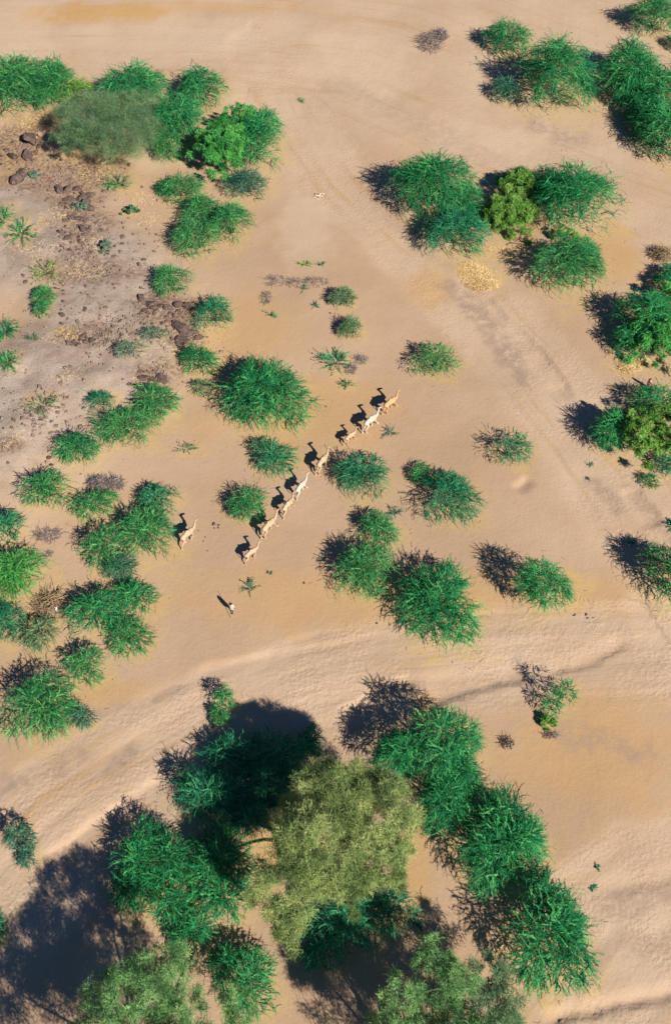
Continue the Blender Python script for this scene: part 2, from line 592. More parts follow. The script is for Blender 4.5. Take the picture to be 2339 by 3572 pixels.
def crown_points(kind, lb, rs, dens):
    """lobe lb = (x,y,z0,a,b,H) in local metres"""
    x, y, z0, a, b, H = lb
    Rm = math.sqrt(a * b)
    area = math.pi * a * b
    if kind == 'mesquite':
        a, b = a * 1.06, b * 1.06
        N = int(max(120, area * 32 * dens * (1.5 if Rm < 1.6 else 1) * (4.2 / (Rm + 1.5)) ** .8))
        # fountains of shoots: every stem head throws its own spray of arching twigs
        nc = int(max(5, area * .55 + 4))
        cph = rs.uniform(0, 2 * np.pi, nc)
        crho = np.sqrt(rs.uniform(0, 1, nc)) * .78
        crho[0] = .1
        q = [rs.uniform(0, 6.3) for _ in range(5)]

        def outline(p):
            return 1 + .09 * np.sin(2 * p + q[0]) + .09 * np.sin(3 * p + q[1]) + .07 * np.sin(5 * p + q[2]) + .06 * np.sin(9 * p + q[3])
        cz = rs.uniform(.80, 1.18, nc)
        ctint = rs.normal(0, .12, nc)
        ci = rs.randint(nc, size=N)
        inner = rs.rand(N) < .30
        cs = 1.15 / math.sqrt(nc) + .12
        ang = rs.uniform(0, 2 * np.pi, N)
        rad = np.sqrt(rs.uniform(0, 1, N)) * cs
        ux = crho[ci] * np.cos(cph[ci]) + rad * np.cos(ang)
        uy = crho[ci] * np.sin(cph[ci]) + rad * np.sin(ang)
        ux = np.where(inner, rs.uniform(-.75, .75, N), ux)
        uy = np.where(inner, rs.uniform(-.75, .75, N), uy)
        rho = np.hypot(ux, uy)
        sc = np.minimum(1, .86 / (rho + 1e-6))
        ux, uy, rho = ux * sc, uy * sc, rho * sc
        ph = np.arctan2(uy, ux)
        amp = outline(ph)
        # browsed or thin sides
        thin = np.zeros(N, bool)
        for g in rs.uniform(0, 2 * np.pi, 2):
            thin |= (np.cos(ph - g) > .86) & (rho > .35) & (rs.rand(N) < .40)
        lev = np.where(inner, rs.uniform(.2, .8, N), cz[ci] * rs.uniform(.80, 1.04, N) * (1 - .35 * (rad / cs) ** 2))
        zz = z0 * np.where(inner, rs.uniform(.3, 1, N), 1) + H * .9 * np.sqrt(np.clip(1 - rho ** 2.7 * .97, 0, 1)) * lev
        p0 = np.stack([x + a * ux * amp * .95, y + b * uy * amp * .95, np.maximum(zz, .05)], 1)
        vx = .75 * ux / (rho + .15) + .75 * np.cos(ang) * (rad / cs) + rs.normal(0, .25, N)
        vy = .75 * uy / (rho + .15) + .75 * np.sin(ang) * (rad / cs) + rs.normal(0, .25, N)
        hl = np.hypot(vx, vy) + 1e-6
        el = rs.normal(.30, .22, N) + .55 * (1 - rho) * rs.rand(N)
        d0 = unit(np.stack([vx / hl * np.cos(el), vy / hl * np.cos(el), np.sin(el)], 1))
        L = np.clip(.40 * Rm + .30, .5, 2.4) * rs.uniform(.5, 1.15, N)
        L = np.where(rs.rand(N) < .07, L * 1.5, L)
        p0 = p0 - d0 * (L * .38)[:, None]
        p0[:, 2] = np.maximum(p0[:, 2], .08)
        droop = rs.uniform(.10, .65, N) * (.5 + rho)
        maxdrop = p0[:, 2] + d0[:, 2] * L - droop * L
        droop = np.where(maxdrop < .05, np.maximum((p0[:, 2] + d0[:, 2] * L - .05) / L, -.3), droop)
        wid = np.clip(.042 + .009 * Rm, .05, .09) * rs.uniform(.75, 1.3, N)
        tint = np.clip(rs.normal(.42, .26, N) + ctint[ci], 0, 1)
        K = 15 if Rm < 1.6 else (19 if Rm < 3 else 23)
        k_ = ~thin
        return strands(rs, p0[k_], d0[k_], L[k_], droop[k_], K, wid[k_], tint[k_], .18)
    if kind == 'feathery':
        ncl = int(max(16, area * 3.4))
        ph = rs.uniform(0, 2 * np.pi, ncl)
        rho = np.sqrt(rs.uniform(0, 1, ncl)) * (1 + .10 * np.sin(5 * ph + rs.uniform(0, 6)) + .08 * np.sin(9 * ph + rs.uniform(0, 6)))
        cz = z0 + H * np.sqrt(np.clip(1 - rho ** 2 * .9, .02, 1)) * np.where(rs.rand(ncl) < .7, rs.uniform(.7, 1.05, ncl), rs.uniform(.15, .7, ncl))
        cc = np.stack([x + a * rho * np.cos(ph), y + b * rho * np.sin(ph), cz], 1)
        rc = rs.uniform(.35, .8, ncl) * np.clip(.16 * Rm + .2, .3, .75)
        ctint = rs.normal(.45, .30, ncl)
        per = int(max(10, 84 * dens))
        N = ncl * per
        ci = np.repeat(np.arange(ncl), per)
        dd = unit(rs.normal(0, 1, (N, 3)) * np.array([1, 1, .7]) + np.array([0, 0, .2]))
        p0 = cc[ci] + dd * (rc[ci] * rs.uniform(0, 1, N) ** .6)[:, None]
        d0 = unit(dd + rs.normal(0, .55, (N, 3)) + np.array([0, 0, .2]))
        L = rs.uniform(.35, 1.0, N) * np.clip(.22 * Rm, .55, 1.0)
        return strands(rs, p0, d0, L, rs.uniform(-.1, .6, N), 11, np.full(N, .033) * rs.uniform(.7, 1.5, N),
                       np.clip(ctint[ci] + rs.normal(0, .16, N), 0, 1), .4)
    if kind == 'leafy':
        ncl = int(max(26, area * 3.0))
        ph = rs.uniform(0, 2 * np.pi, ncl)
        rho = np.sqrt(rs.uniform(0, 1, ncl)) * (1 + .16 * np.sin(3 * ph + rs.uniform(0, 6)) + .14 * np.sin(5 * ph + rs.uniform(0, 6)) + .1 * np.sin(8 * ph + rs.uniform(0, 6)))
        cz = z0 + H * np.sqrt(np.clip(1 - rho ** 2 * .85, .03, 1)) * rs.uniform(.35, 1.15, ncl)
        cc = np.stack([x + a * rho * np.cos(ph), y + b * rho * np.sin(ph), cz], 1)
        rc = rs.uniform(.3, .9, ncl) * np.clip(.17 * Rm, .12, .5)
        ctint = rs.normal(.5, .22, ncl)
        per = int(max(10, 56 * dens))
        N = ncl * per
        ci = np.repeat(np.arange(ncl), per)
        dd = unit(rs.normal(0, 1, (N, 3)) * np.array([1, 1, .8]) + np.array([0, 0, .25]))
        p0 = cc[ci] + dd * (rc[ci] * rs.uniform(.1, 1, N))[:, None]
        p0[:, 2] = np.maximum(p0[:, 2], .05)
        d0 = unit(dd + rs.normal(0, .4, (N, 3)))
        L = rs.uniform(.3, .8, N) * np.clip(.22 * Rm, .22, .6)
        return strands(rs, p0, d0, L, rs.uniform(0, .7, N), 6, np.clip(.05 + .012 * Rm, .05, .10) * rs.uniform(.7, 1.3, N),
                       np.clip(ctint[ci] + rs.normal(0, .15, N), 0, 1), .4)
    if kind in ('sprout', 'tuft'):
        N = max(8, int((9 if kind == 'sprout' else 46) * dens))
        ph = rs.uniform(0, 2 * np.pi, N)
        el = rs.uniform(.15, 1.1, N)
        d0 = np.stack([np.cos(ph) * np.cos(el) * a / Rm, np.sin(ph) * np.cos(el) * b / Rm, np.sin(el)], 1)
        rr = rs.uniform(0, .35 if kind == 'tuft' else .1, N)
        p0 = np.stack([x + a * rr * np.cos(ph), y + b * rr * np.sin(ph), np.full(N, .05 + z0)], 1)
        L = np.clip(Rm * rs.uniform(.65, 1.2, N), .15, 2.4)
        wid = np.clip(.05 + .04 * Rm, .05, .13) * rs.uniform(.8, 1.3, N)
        return strands(rs, p0, d0, L, np.minimum(rs.uniform(.1, .6, N), np.sin(el) + .02), 10, wid, np.clip(rs.normal(.5, .2, N), 0, 1), .12)


def lobe_fit(cx, cy, rx, ry, z0, H, cap=None):
    """turn an outline in the photograph into a dome on the ground"""
    c = on_ground(cx, cy, z0)
    s, sa, ca = scale_at([c[0], c[1], c[2] + z0])
    rw = rx / s
    T = 2 * ry / s
    if H is None:
        v = T * T - 2 * T * rw * sa
        H = math.sqrt(v) / ca if v > 0 else .5 * rw
        if sa > math.sin(R(63)):
            H = .9 * rw
        H = min(max(H, .80 * rw), 1.25 * rw)
    a = (T * T - (H * ca) ** 2) / (2 * T) / sa
    a = min(max(a, .55 * rw), 1.7 * rw)
    top = math.hypot(a * sa, H * ca) * s
    by = cy + (top - a * sa * s) / 2        # base centre in the photograph
    base = on_ground(cx, by, z0)
    return base, rw, a, H


SEED = [100]
LITTER = []


def plant(name, label, cat, kind, col, lobes, z0=0.0, dens=1.0, group=None, limbs=None):
    SEED[0] += 7
    rs = np.random.RandomState(SEED[0])
    fits = []
    for lb in lobes:
        cx, cy, rx, ry = lb[:4]
        H = lb[4] if len(lb) > 4 else None
        z = lb[5] if len(lb) > 5 else z0
        if kind == 'mesquite':              # low skirts clear the ground a little
            cx += .05 * rx
            if z == 0:
                z = min(.15 * rx / 38, .6)
        fits.append((lobe_fit(cx, cy, rx, ry, z, H), z))
        if z < 2 and kind in ('mesquite', 'leafy', 'tuft') and rx > 30:
            LITTER.append((cx, cy, rx, ry))
    big = max(fits, key=lambda q: q[0][1])
    o0 = big[0][0]
    root = bpy.data.objects.new(name, None)
    COL.objects.link(root)
    root.location = tuple(o0)
    root.empty_display_size = .3
    tag(root, label, cat, group)
    VV, CC = [], []
    for (base, a, b, H), z in fits:
        V, C = crown_points(kind, (base[0] - o0[0], base[1] - o0[1], base[2] - o0[2] + z, a, b, H), rs, dens)
        VV.append(V)
        CC.append(C)
    V = np.concatenate(VV)
    C = np.clip(np.concatenate(CC), 0, 1)
    me = mesh_np('crown', V, np.arange(len(V)).reshape(-1, 3), LEAF[col], tint=C)
    link('crown' if kind not in ('sprout', 'tuft') else 'leaves', me, root)
    # woody part: one stem cluster under each mound; tall trees fork from one trunk
    tall = z0 > 2
    bole = np.array([rs.normal(0, .2), rs.normal(0, .2), .5 * z0])
    if tall:
        t = np.linspace(0, 1, 6)
        paths = [np.array([0, 0, -.15]) * (1 - t)[:, None] + bole * t[:, None] + np.sin(t * 3)[:, None] * np.array([.06, .04, 0])]
        radii = [.24 - .08 * t]
    for (base, a, b, H), z in fits:
        if not tall:
            paths, radii = [], []
        bx, by, bz = base - o0
        Rm = math.sqrt(a * b)
        n = (2 if len(fits) < 4 else 1) if tall else (3 if kind in ('sprout', 'tuft') else 7)
        for k in range(n):
            ph = 2 * np.pi * (k + rs.uniform(-.3, .3)) / n
            t = np.linspace(0, 1, 7)
            rr = rs.uniform(.4, .75) * (.5 if tall else 1)
            e = np.array([bx + a * rr * math.cos(ph), by + b * rr * math.sin(ph), bz + z + H * rs.uniform(.25, .5)])
            st = bole if tall else np.array([bx + rs.normal(0, .06 * Rm), by + rs.normal(0, .06 * Rm), bz - .1])
            mid = st * .5 + e * .5 + np.array([0, 0, 0.15 * H if tall else .14 * H])
            pth = ((1 - t) ** 2)[:, None] * st + (2 * t * (1 - t))[:, None] * mid + (t ** 2)[:, None] * e
            pth[1:-1] += rs.normal(0, .03 * Rm, (5, 3))
            r0 = (.13 if tall else np.clip(.014 * Rm + .012, .010, .055))
            paths.append(pth)
            radii.append(r0 * (1 - .8 * t))
        if not tall or z is fits[-1][1] and base is fits[-1][0][0]:
            V, F = tubes(paths, radii, 5)
            pn = 'trunk' if kind not in ('sprout', 'tuft') else 'stem'
            link(pn, mesh_np(pn, V, None, BARK, smooth=True, quads=F), root)
    return root


def bush(label, col, *lobes, z0=0.0, dens=1.0, name='thorn_bush'):
    if max([lb[5] for lb in lobes if len(lb) > 5] or [0]) >= .6:
        dens *= 1.4                          # the tall bushes are thick right through
    return plant(name, label, 'bush', 'mesquite', col, lobes, z0, dens)


def leafy(label, col, *lobes, z0=0.0, dens=1.0, name='leafy_bush', cat='bush'):
    return plant(name, label, cat, 'leafy', col, lobes, z0, dens)


def tree(label, col, *lobes, z0=4.0, dens=1.0, name='acacia_tree', limbs=None):
    return plant(name, label, 'tree', 'feathery', col, lobes, z0, dens, limbs=limbs)


def tuft(label, col, *lobes, dens=1.0):
    return plant('thorn_seedling', label, 'shrub', 'tuft', col, lobes, 0, dens)


def sprout(label, col, cx, cy, rx, ry, dens=1.0):
    return plant('sprout', label, 'sprout', 'sprout', col, [(cx, cy, rx, ry)], 0, dens)


# ------------------------------------------------------------------ vegetation
# upper left thicket
bush('green thorn bush cut by the left edge of the thicket above the rocks', 'm', (70, 300, 150, 92), (190, 300, 78, 85))
bush('small bright yellow-green bush between the two dark bushes of the upper left thicket', 'y', (268, 322, 68, 45))
bush('dark green thorn bush behind the grey-green acacia, on its far side', 'g', (465, 305, 135, 76))
bush('rounded green thorn bush at the right end of the upper left thicket', 'g', (700, 312, 88, 78))
bush('green thorn bush between the grey-green acacia and the end of the thicket', 'g', (610, 425, 95, 92))
bush('low green thorn bush against the right flank of the grey-green acacia', 'm', (590, 505, 60, 62))
tree('grey-green fine-leaved acacia tree in the upper left thicket, above the rocks', 'a', (325, 425, 125, 86, 2.6), (440, 470, 108, 92, 2.4), (480, 370, 75, 50, 2.2), (265, 480, 60, 50, 2.0), z0=2.8, name='acacia_tree', dens=.85)
bush('deep green thorn bush hugging the right side of the lime tree', 'g', (905, 490, 85, 112), (870, 430, 50, 50))
leafy('bright lime leafy tree beside the deep green bush near the upper sand', 'l', (775, 520, 92, 85, 3.0, 1.6), (835, 415, 60, 48, 2.6, 1.8), name='lime_tree', cat='tree', z0=1.6, dens=1.2)
bush('small grey-green thorn bush below the lime tree', 't', (860, 645, 78, 58))
tuft('sparse light green seedling clump on stony ground below the acacia', 'm', (415, 632, 66, 42))
bush('low green bush with a ragged left side below the lime tree and acacia', 'm', (635, 660, 80, 52), (575, 660, 40, 25))
bush('wide three-lobed green thorn bush on the edge of the stony rise', 'm', (690, 745, 85, 58), (685, 835, 88, 72), (800, 785, 72, 80))
tuft('sparse green seedling cut by the left edge beside the stony flat', 'm', (12, 755, 45, 50))
tuft('sparse green seedling just inside the left edge on the stony flat', 'm', (75, 800, 66, 58))
leafy('low grey-green scrub on the stones beside the three-lobed bush', 'a', (450, 738, 36, 18), name='scrub_plant', cat='shrub')
leafy('pale blue-green cushion plant beside the flat slabs of rock', 's', (120, 612, 20, 14), name='cushion_plant', cat='plant')
leafy('pale blue-green cushion plant on the stony slope below the boulder heap', 's', (375, 862, 24, 22), name='cushion_plant', cat='plant')
leafy('pale grey-green plant tucked into the boulder heap', 's', (285, 722, 30, 16), name='cushion_plant', cat='plant')
sprout('tiny green sprout alone on the upper sand right of the thicket', 'g', 1050, 350, 20, 12, 1.6)

# upper right
bush('small green thorn bush at the upper left of the big upper right bush', 'g', (1765, 138, 82, 62))
bush('big domed green thorn bush on the upper right sand', 'g', (1925, 265, 142, 122))
bush('small pale green bush in the shade left of the big upper right bush', 't', (1755, 315, 55, 50))
bush('tall green thorn bush between the big dome and the right edge', 'g', (2185, 268, 108, 124))
bush('green thorn bush on the right edge, upper of the two in the dark-shaded row', 'g', (2295, 330, 98, 100), (2238, 365, 70, 75))
bush('green thorn bush on the right edge, lowest of the upper right row', 'g', (2300, 470, 102, 110), (2240, 430, 60, 60))
bush('green thorn bush cut by the upper right corner', 'g', (2275, 55, 92, 72))
bush('green thorn bush mostly outside the right edge below the corner bush', 'g', (2365, 145, 45, 40))
bush('broad green thorn bush at the left of the middle right group', 'g', (1500, 655, 145, 118), (1620, 720, 70, 80))
bush('bluish green thorn bush in front of the broad left one of the middle right group', 'd', (1570, 812, 112, 90))
leafy('yellow-green leafy bush in the middle of the middle right group', 'y', (1785, 755, 80, 80, 3.0), (1800, 670, 80, 65, 3.0), (1730, 775, 55, 60, 2.4), dens=1.2)
bush('big green thorn bush at the right of the middle right group', 'g', (1990, 700, 148, 126), (1790, 625, 75, 45), (1900, 650, 95, 65))
bush('green thorn bush with dry yellow twigs standing below the middle right group', 'm', (1955, 925, 110, 112, None, .5), (2040, 900, 60, 85))
leafy('pale dry-topped yellow bush between the big green bush and the one below it', 'y', (1965, 825, 45, 32, 1.6), name='dry_bush', dens=.8)

# stony rise, left
tuft('olive yellowish seedling clump left of the stony slope', 'o', (165, 945, 60, 48))
bush('small green thorn bush just below the olive seedling clump', 'm', (150, 1035, 48, 36), (145, 1080, 32, 32))
bush('round green thorn bush above the row of big boulders', 'm', (600, 980, 72, 58))
bush('green thorn bush at the right end of the row of big boulders', 'd', (747, 1098, 68, 66))
tuft('green seedling clump on the left edge, upper of two', 'd', (22, 1150, 48, 55), dens=1.6)
tuft('green seedling clump on the left edge, lower of two', 'm', (28, 1255, 48, 46), dens=1.5)
tuft('tiny wiry seedling to the right of the left edge clumps', 'a', (115, 1175, 26, 24), dens=.4)
bush('pale sage bush below the row of boulders, nearer the left', 's', (452, 1218, 56, 34), name='sage_bush', dens=.8)
bush('pale sage bush touching the boulders, nearer the right', 's', (532, 1168, 50, 30), name='sage_bush', dens=.8)
bush('green thorn bush directly below the boulders, left of the big round bush', 'g', (692, 1262, 68, 60))
bush('small thin bush in the gap below the boulders beside the big round bush', 'a', (697, 1356, 48, 32), dens=.6)
bush('big round dark green thorn bush left of the leading camels', 'g', (920, 1385, 158, 130))
bush('green thorn bush below the split boulders on the rise', 'm', (535, 1405, 88, 72))
bush('small green bush at the left shoulder of the diagonal row of bushes', 'd', (355, 1398, 55, 34))
bush('broad green bush in the middle of the diagonal row', 'm', (435, 1490, 105, 76))
bush('green bush at the lower left end of the diagonal row', 'g', (272, 1562, 86, 66))
tuft('thin dry-looking seedling on the grey flat left of the diagonal row', 'a', (150, 1410, 62, 48), dens=.7)
tuft('thin seedling alone on the sand below the big round bush', 'a', (650, 1565, 45, 26), dens=.4)
bush('spiky green thorn bush between the big round bush and the camel line', 'd', (955, 1595, 82, 66))
bush('low green thorn bush left of the grey dead brush', 'm', (165, 1712, 98, 66))
bush('low green thorn bush below the grey dead brush', 'm', (325, 1760, 82, 58))
bush('green thorn bush above the straggling camel', 'd', (550, 1745, 76, 60))
bush('olive green round thorn bush beside the middle of the camel line', 'm', (858, 1755, 78, 66))
tuft('sparse yellowish sprout on the sand above the grey dead scrub', 'y', (1065, 918, 28, 14), dens=.5)
sprout('small green sprout next to the yellowish one above the dead scrub', 'g', 1122, 920, 20, 18)
sprout('grey-green sprout standing in the grey dead scrub', 't', 1062, 1005, 26, 22, 1.2)
sprout('small green star-shaped sprout below the dead scrub', 't', 1098, 1062, 22, 20, 1.4)
sprout('green star-shaped sprout at the lower left of the dead scrub', 'd', 942, 1096, 28, 18, 1.6)
bush('dense round grey-green cushion bush, upper of two on the open sand', 'a', (1195, 1036, 42, 40), dens=1.3, name='round_bush')
bush('dense round grey-green cushion bush, lower of two on the open sand', 'a', (1225, 1146, 45, 42), dens=1.3, name='round_bush')
tuft('spreading green seedling beside the small grey dead tangle', 'd', (1172, 1258, 62, 48), dens=1.3)
tuft('low grey-green seedling above the leading camel shadow', 'a', (1208, 1340, 34, 20), dens=.6)
bush('lone spiky green bush on the sand right of the leading camel', 'm', (1512, 1258, 84, 68), dens=.6)
sprout('blue-green sprout just right of the white camel', 't', 1362, 1508, 38, 32, 1.5)
bush('spiky dark green bush alone beside the pale channel', 'd', (1770, 1568, 74, 68), dens=.6)
bush('green thorn bush right of the camel line, nearest to it', 'd', (1262, 1662, 98, 82))
bush('small ragged bush on the upper left of the dark bush on the tan sand', 'm', (1468, 1648, 46, 40), dens=.8)
bush('dark green thorn bush on the tan sand, right of the camel line', 'd', (1560, 1745, 112, 90))
sprout('blue-green sprout above the tall bush below the camel line', 't', 1378, 1788, 46, 28, 2)

# right edge
bush('wide green thorn bush on the right edge below the dry thicket', 'g', (2235, 1120, 108, 112, None, .4), (2180, 1200, 68, 66), (2330, 1000, 60, 60))
leafy('yellowish green leafy bush on the right edge above the pink figure', 'l', (2270, 1200, 92, 100, 3.4), (2325, 1080, 60, 80, 3.0), dens=1.1)
bush('dark thorn bush on the right edge at the top of the right side', 'd', (2325, 955, 45, 45))
bush('green thorn bush on the right edge just below the pink figure', 'g', (2275, 1395, 88, 75, None, .5))
bush('green thorn bush with a long shadow at the left of the right edge group', 'g', (2118, 1505, 72, 82, 2.8, .8))
leafy('big yellow-green leafy tree on the right edge', 'y', (2235, 1530, 85, 90, 3.0, 1.2), (2310, 1510, 70, 100, 3.2, 1.2), (2200, 1470, 50, 50, 2.8, 1.2), name='lime_tree', cat='tree', z0=1.2, dens=1.2)
bush('dark green thorn bush below the yellow-green tree on the right edge', 'd', (2315, 1622, 50, 46))
bush('small thin bush on the sand below the right edge group', 'm', (2265, 1680, 34, 30), dens=.8)
tuft('scrap of dark bush on the right edge above the lower channel', 'd', (2340, 1835, 18, 34))
sprout('tiny sprout in the pale channel below the right edge group', 't', 2058, 1620, 14, 14)
sprout('tiny blue-green sprout lower in the pale channel', 't', 2047, 1670, 10, 10)
sprout('thin sprout above the dark-shaded bush on the lower right edge', 't', 2195, 1890, 40, 22, 1.4)
bush('green thorn bush with a large dark shadow on the lower right edge', 'm', (2335, 2015, 110, 115, 3.2, 1.0))

# left, below the stones
bush('green thorn bush behind the straggling camel', 'm', (505, 1865, 112, 92))
bush('grey-green ragged bush at the lower left of the one behind the straggling camel', 'm', (370, 1920, 84, 84))
bush('small grey-green bush in front of the one behind the straggling camel', 't', (420, 1985, 70, 46))
bush('dark green thorn bush at the left edge above the bright lime bush', 'd', (25, 1850, 65, 62))
bush('bright lime-green dense bush at the left edge', 'l', (55, 2010, 108, 98), dens=1.3, name='lime_bush')
bush('dark green bush at the left edge below the bright lime bush', 'd', (25, 2185, 60, 72))
bush('grey-green straggly bush below the pile of cut branches', 'a', (125, 2205, 78, 66), dens=.9)
bush('dark green thorn bush right of the pile of cut branches', 'g', (345, 2140, 115, 88, None, .4), (470, 2085, 82, 66))
bush('mid green thorn bush at the lower right of the one beside the cut branches', 'm', (450, 2225, 82, 74))
bush('green thorn bush above the large bush at the lower left edge', 'm', (300, 2328, 80, 66))
bush('large green thorn bush at the lower left edge', 'm', (135, 2478, 140, 118, None, .4))
bush('small blue-green bush at the right foot of the large lower left bush', 't', (285, 2505, 55, 40))
sprout('blue-green sprout with long shadows between the herder and the last camel', 't', 872, 2050, 42, 36, 1.7)
sprout('tiny sprout above the blue-green sprout near the herder', 'a', 942, 2001, 14, 10)
bush('small upright green bush at the edge of the great shadow', 'm', (775, 2435, 42, 42, 1.6, .4), (765, 2495, 36, 40, 1.0))

# centre, right of the herder
bush('grey-green ragged bush above the tall bush right of the last camel', 'm', (1310, 1850, 84, 62))
bush('large light green bush to the right of the last camel', 'm', (1262, 1995, 125, 102))
bush('very large domed dark green bush above the lower dry channel', 'g', (1518, 2120, 148, 148, 3.4, .3))
bush('green thorn bush with a detached dark shadow above the lower dry channel', 'g', (1880, 2040, 98, 92, 2.6, 1.4))
bush('small leaning green tree in the lower dry channel', 'g', (1960, 2405, 46, 48, 1.8, 1.0), (1920, 2465, 42, 46, 1.4, .3), dens=.5)
leafy('yellow-green scrub at the foot of the small leaning tree', 'y', (1905, 2520, 32, 24), name='scrub_plant', cat='shrub')

# lower part
bush('green thorn bush above the olive tree, its left half in dark shade', 'g', (1530, 2590, 125, 125, 3.6, 1.6), (1410, 2635, 105, 95, 2.8, 1.1), (1590, 2690, 85, 95, 2.8, .8))
bush('green thorn bush squeezed between the olive tree and the sand on its right', 'g', (1555, 2800, 100, 125, 3.0, .6))
bush('domed green thorn bush right of the olive tree', 'g', (1745, 2955, 158, 165, 3.0, 1.0))
bush('tall green thorn bush below the domed one on the lower right', 'g', (1880, 3270, 158, 185, 3.6, 1.2))
bush('upright blue-green bush on the sand at the lower left', 't', (70, 2920, 52, 52, 1.5, .5), (100, 2985, 38, 44, 1.0))
bush('dark green bush lying in the shadow of the olive tree', 'd', (740, 2780, 150, 105, 2.6), (860, 2860, 120, 80, 1.6), (920, 2740, 120, 100, 1.8), (960, 2640, 140, 90, 2.2), (800, 2640, 110, 80, 2.0), (1080, 2600, 50, 60, 1.5))
bush('green bush with bright shoots at the left of the lower pair', 'g', (495, 3010, 118, 120, 2.6, .3), (600, 3000, 95, 115, 2.4), (470, 3100, 90, 90, 2.2), (600, 3150, 100, 85, 2.2))
bush('green bush at the right of the lower pair, nearest the olive tree', 'g', (765, 3020, 130, 150, 2.6, .3), (780, 3150, 90, 90, 2.2))
bush('small green bush below the lower pair', 'g', (665, 3270, 85, 92, 2.0))
tree('huge olive-coloured feathery tree casting the great shadow', 'o', (1180, 2790, 165, 120, 2.6), (1310, 2850, 145, 140, 2.8), (1130, 2960, 185, 140, 3.2), (1000, 3100, 115, 140, 2.4), (1010, 3230, 80, 75, 1.8), (1350, 3000, 88, 100, 2.2), (1210, 3080, 110, 90, 2.2), z0=5.2, dens=1.6, name='olive_tree', limbs=3)
tree('light green feathery tree cut by the bottom edge on the left', 'b', (430, 3530, 125, 150, 2.6), (570, 3440, 110, 125, 2.8), (650, 3560, 85, 110, 2.4), (380, 3740, 200, 150, 3), (620, 3740, 180, 140, 3), (300, 3900, 220, 140, 3), (560, 3900, 240, 140, 3), (820, 3540, 80, 70, 2, 3.2), z0=5.4, dens=1.0, name='feathery_tree', limbs=3)
bush('dark green bush right of the bottom light green tree', 'g', (860, 3430, 115, 112, 2.0), (790, 3350, 70, 60, 1.6))
bush('dark blue-green bush in deep shade under the olive tree', 'd', (1190, 3200, 140, 110, 2.4), (1120, 3300, 100, 80, 1.8), (1350, 3180, 90, 85, 2.2))
sprout('blue-green sprout at the sunlit edge of the shaded bush', 't', 1448, 3225, 36, 26, 2)
tree('pale green tree with separate clumps cut by the bottom edge', 'b', (1510, 3360, 62, 75, 1.8, 3.6), (1580, 3440, 72, 62, 1.8, 4.2), (1400, 3500, 72, 90, 2, 4.4), (1530, 3560, 90, 70, 2, 4.2), (1450, 3680, 180, 100, 2.6, 4.2), (1370, 3640, 110, 100, 2.2, 4.4), (1620, 3660, 170, 100, 2.6, 4.2), (1500, 3800, 220, 110, 2.6, 4.2), z0=4.2, dens=1.1, name='feathery_tree', limbs=3)
tree('grey-green tree beside the tall lower right bush, on its left', 'a', (1690, 3400, 72, 62, 1.8), (1660, 3520, 100, 70, 2), (1760, 3500, 80, 80, 2), (1700, 3640, 150, 90, 2.4), z0=2.6, dens=.9, name='acacia_tree', limbs=3)
bush('sliver of dark bush on the left edge inside the great lower shadow', 'd', (-40, 3250, 55, 70))
sprout('tiny green sprout on the lower right sand, upper of two', 'd', 2082, 3026, 12, 14)
sprout('tiny blue-green sprout on the lower right sand, lower of two', 'd', 2064, 3097, 22, 12)
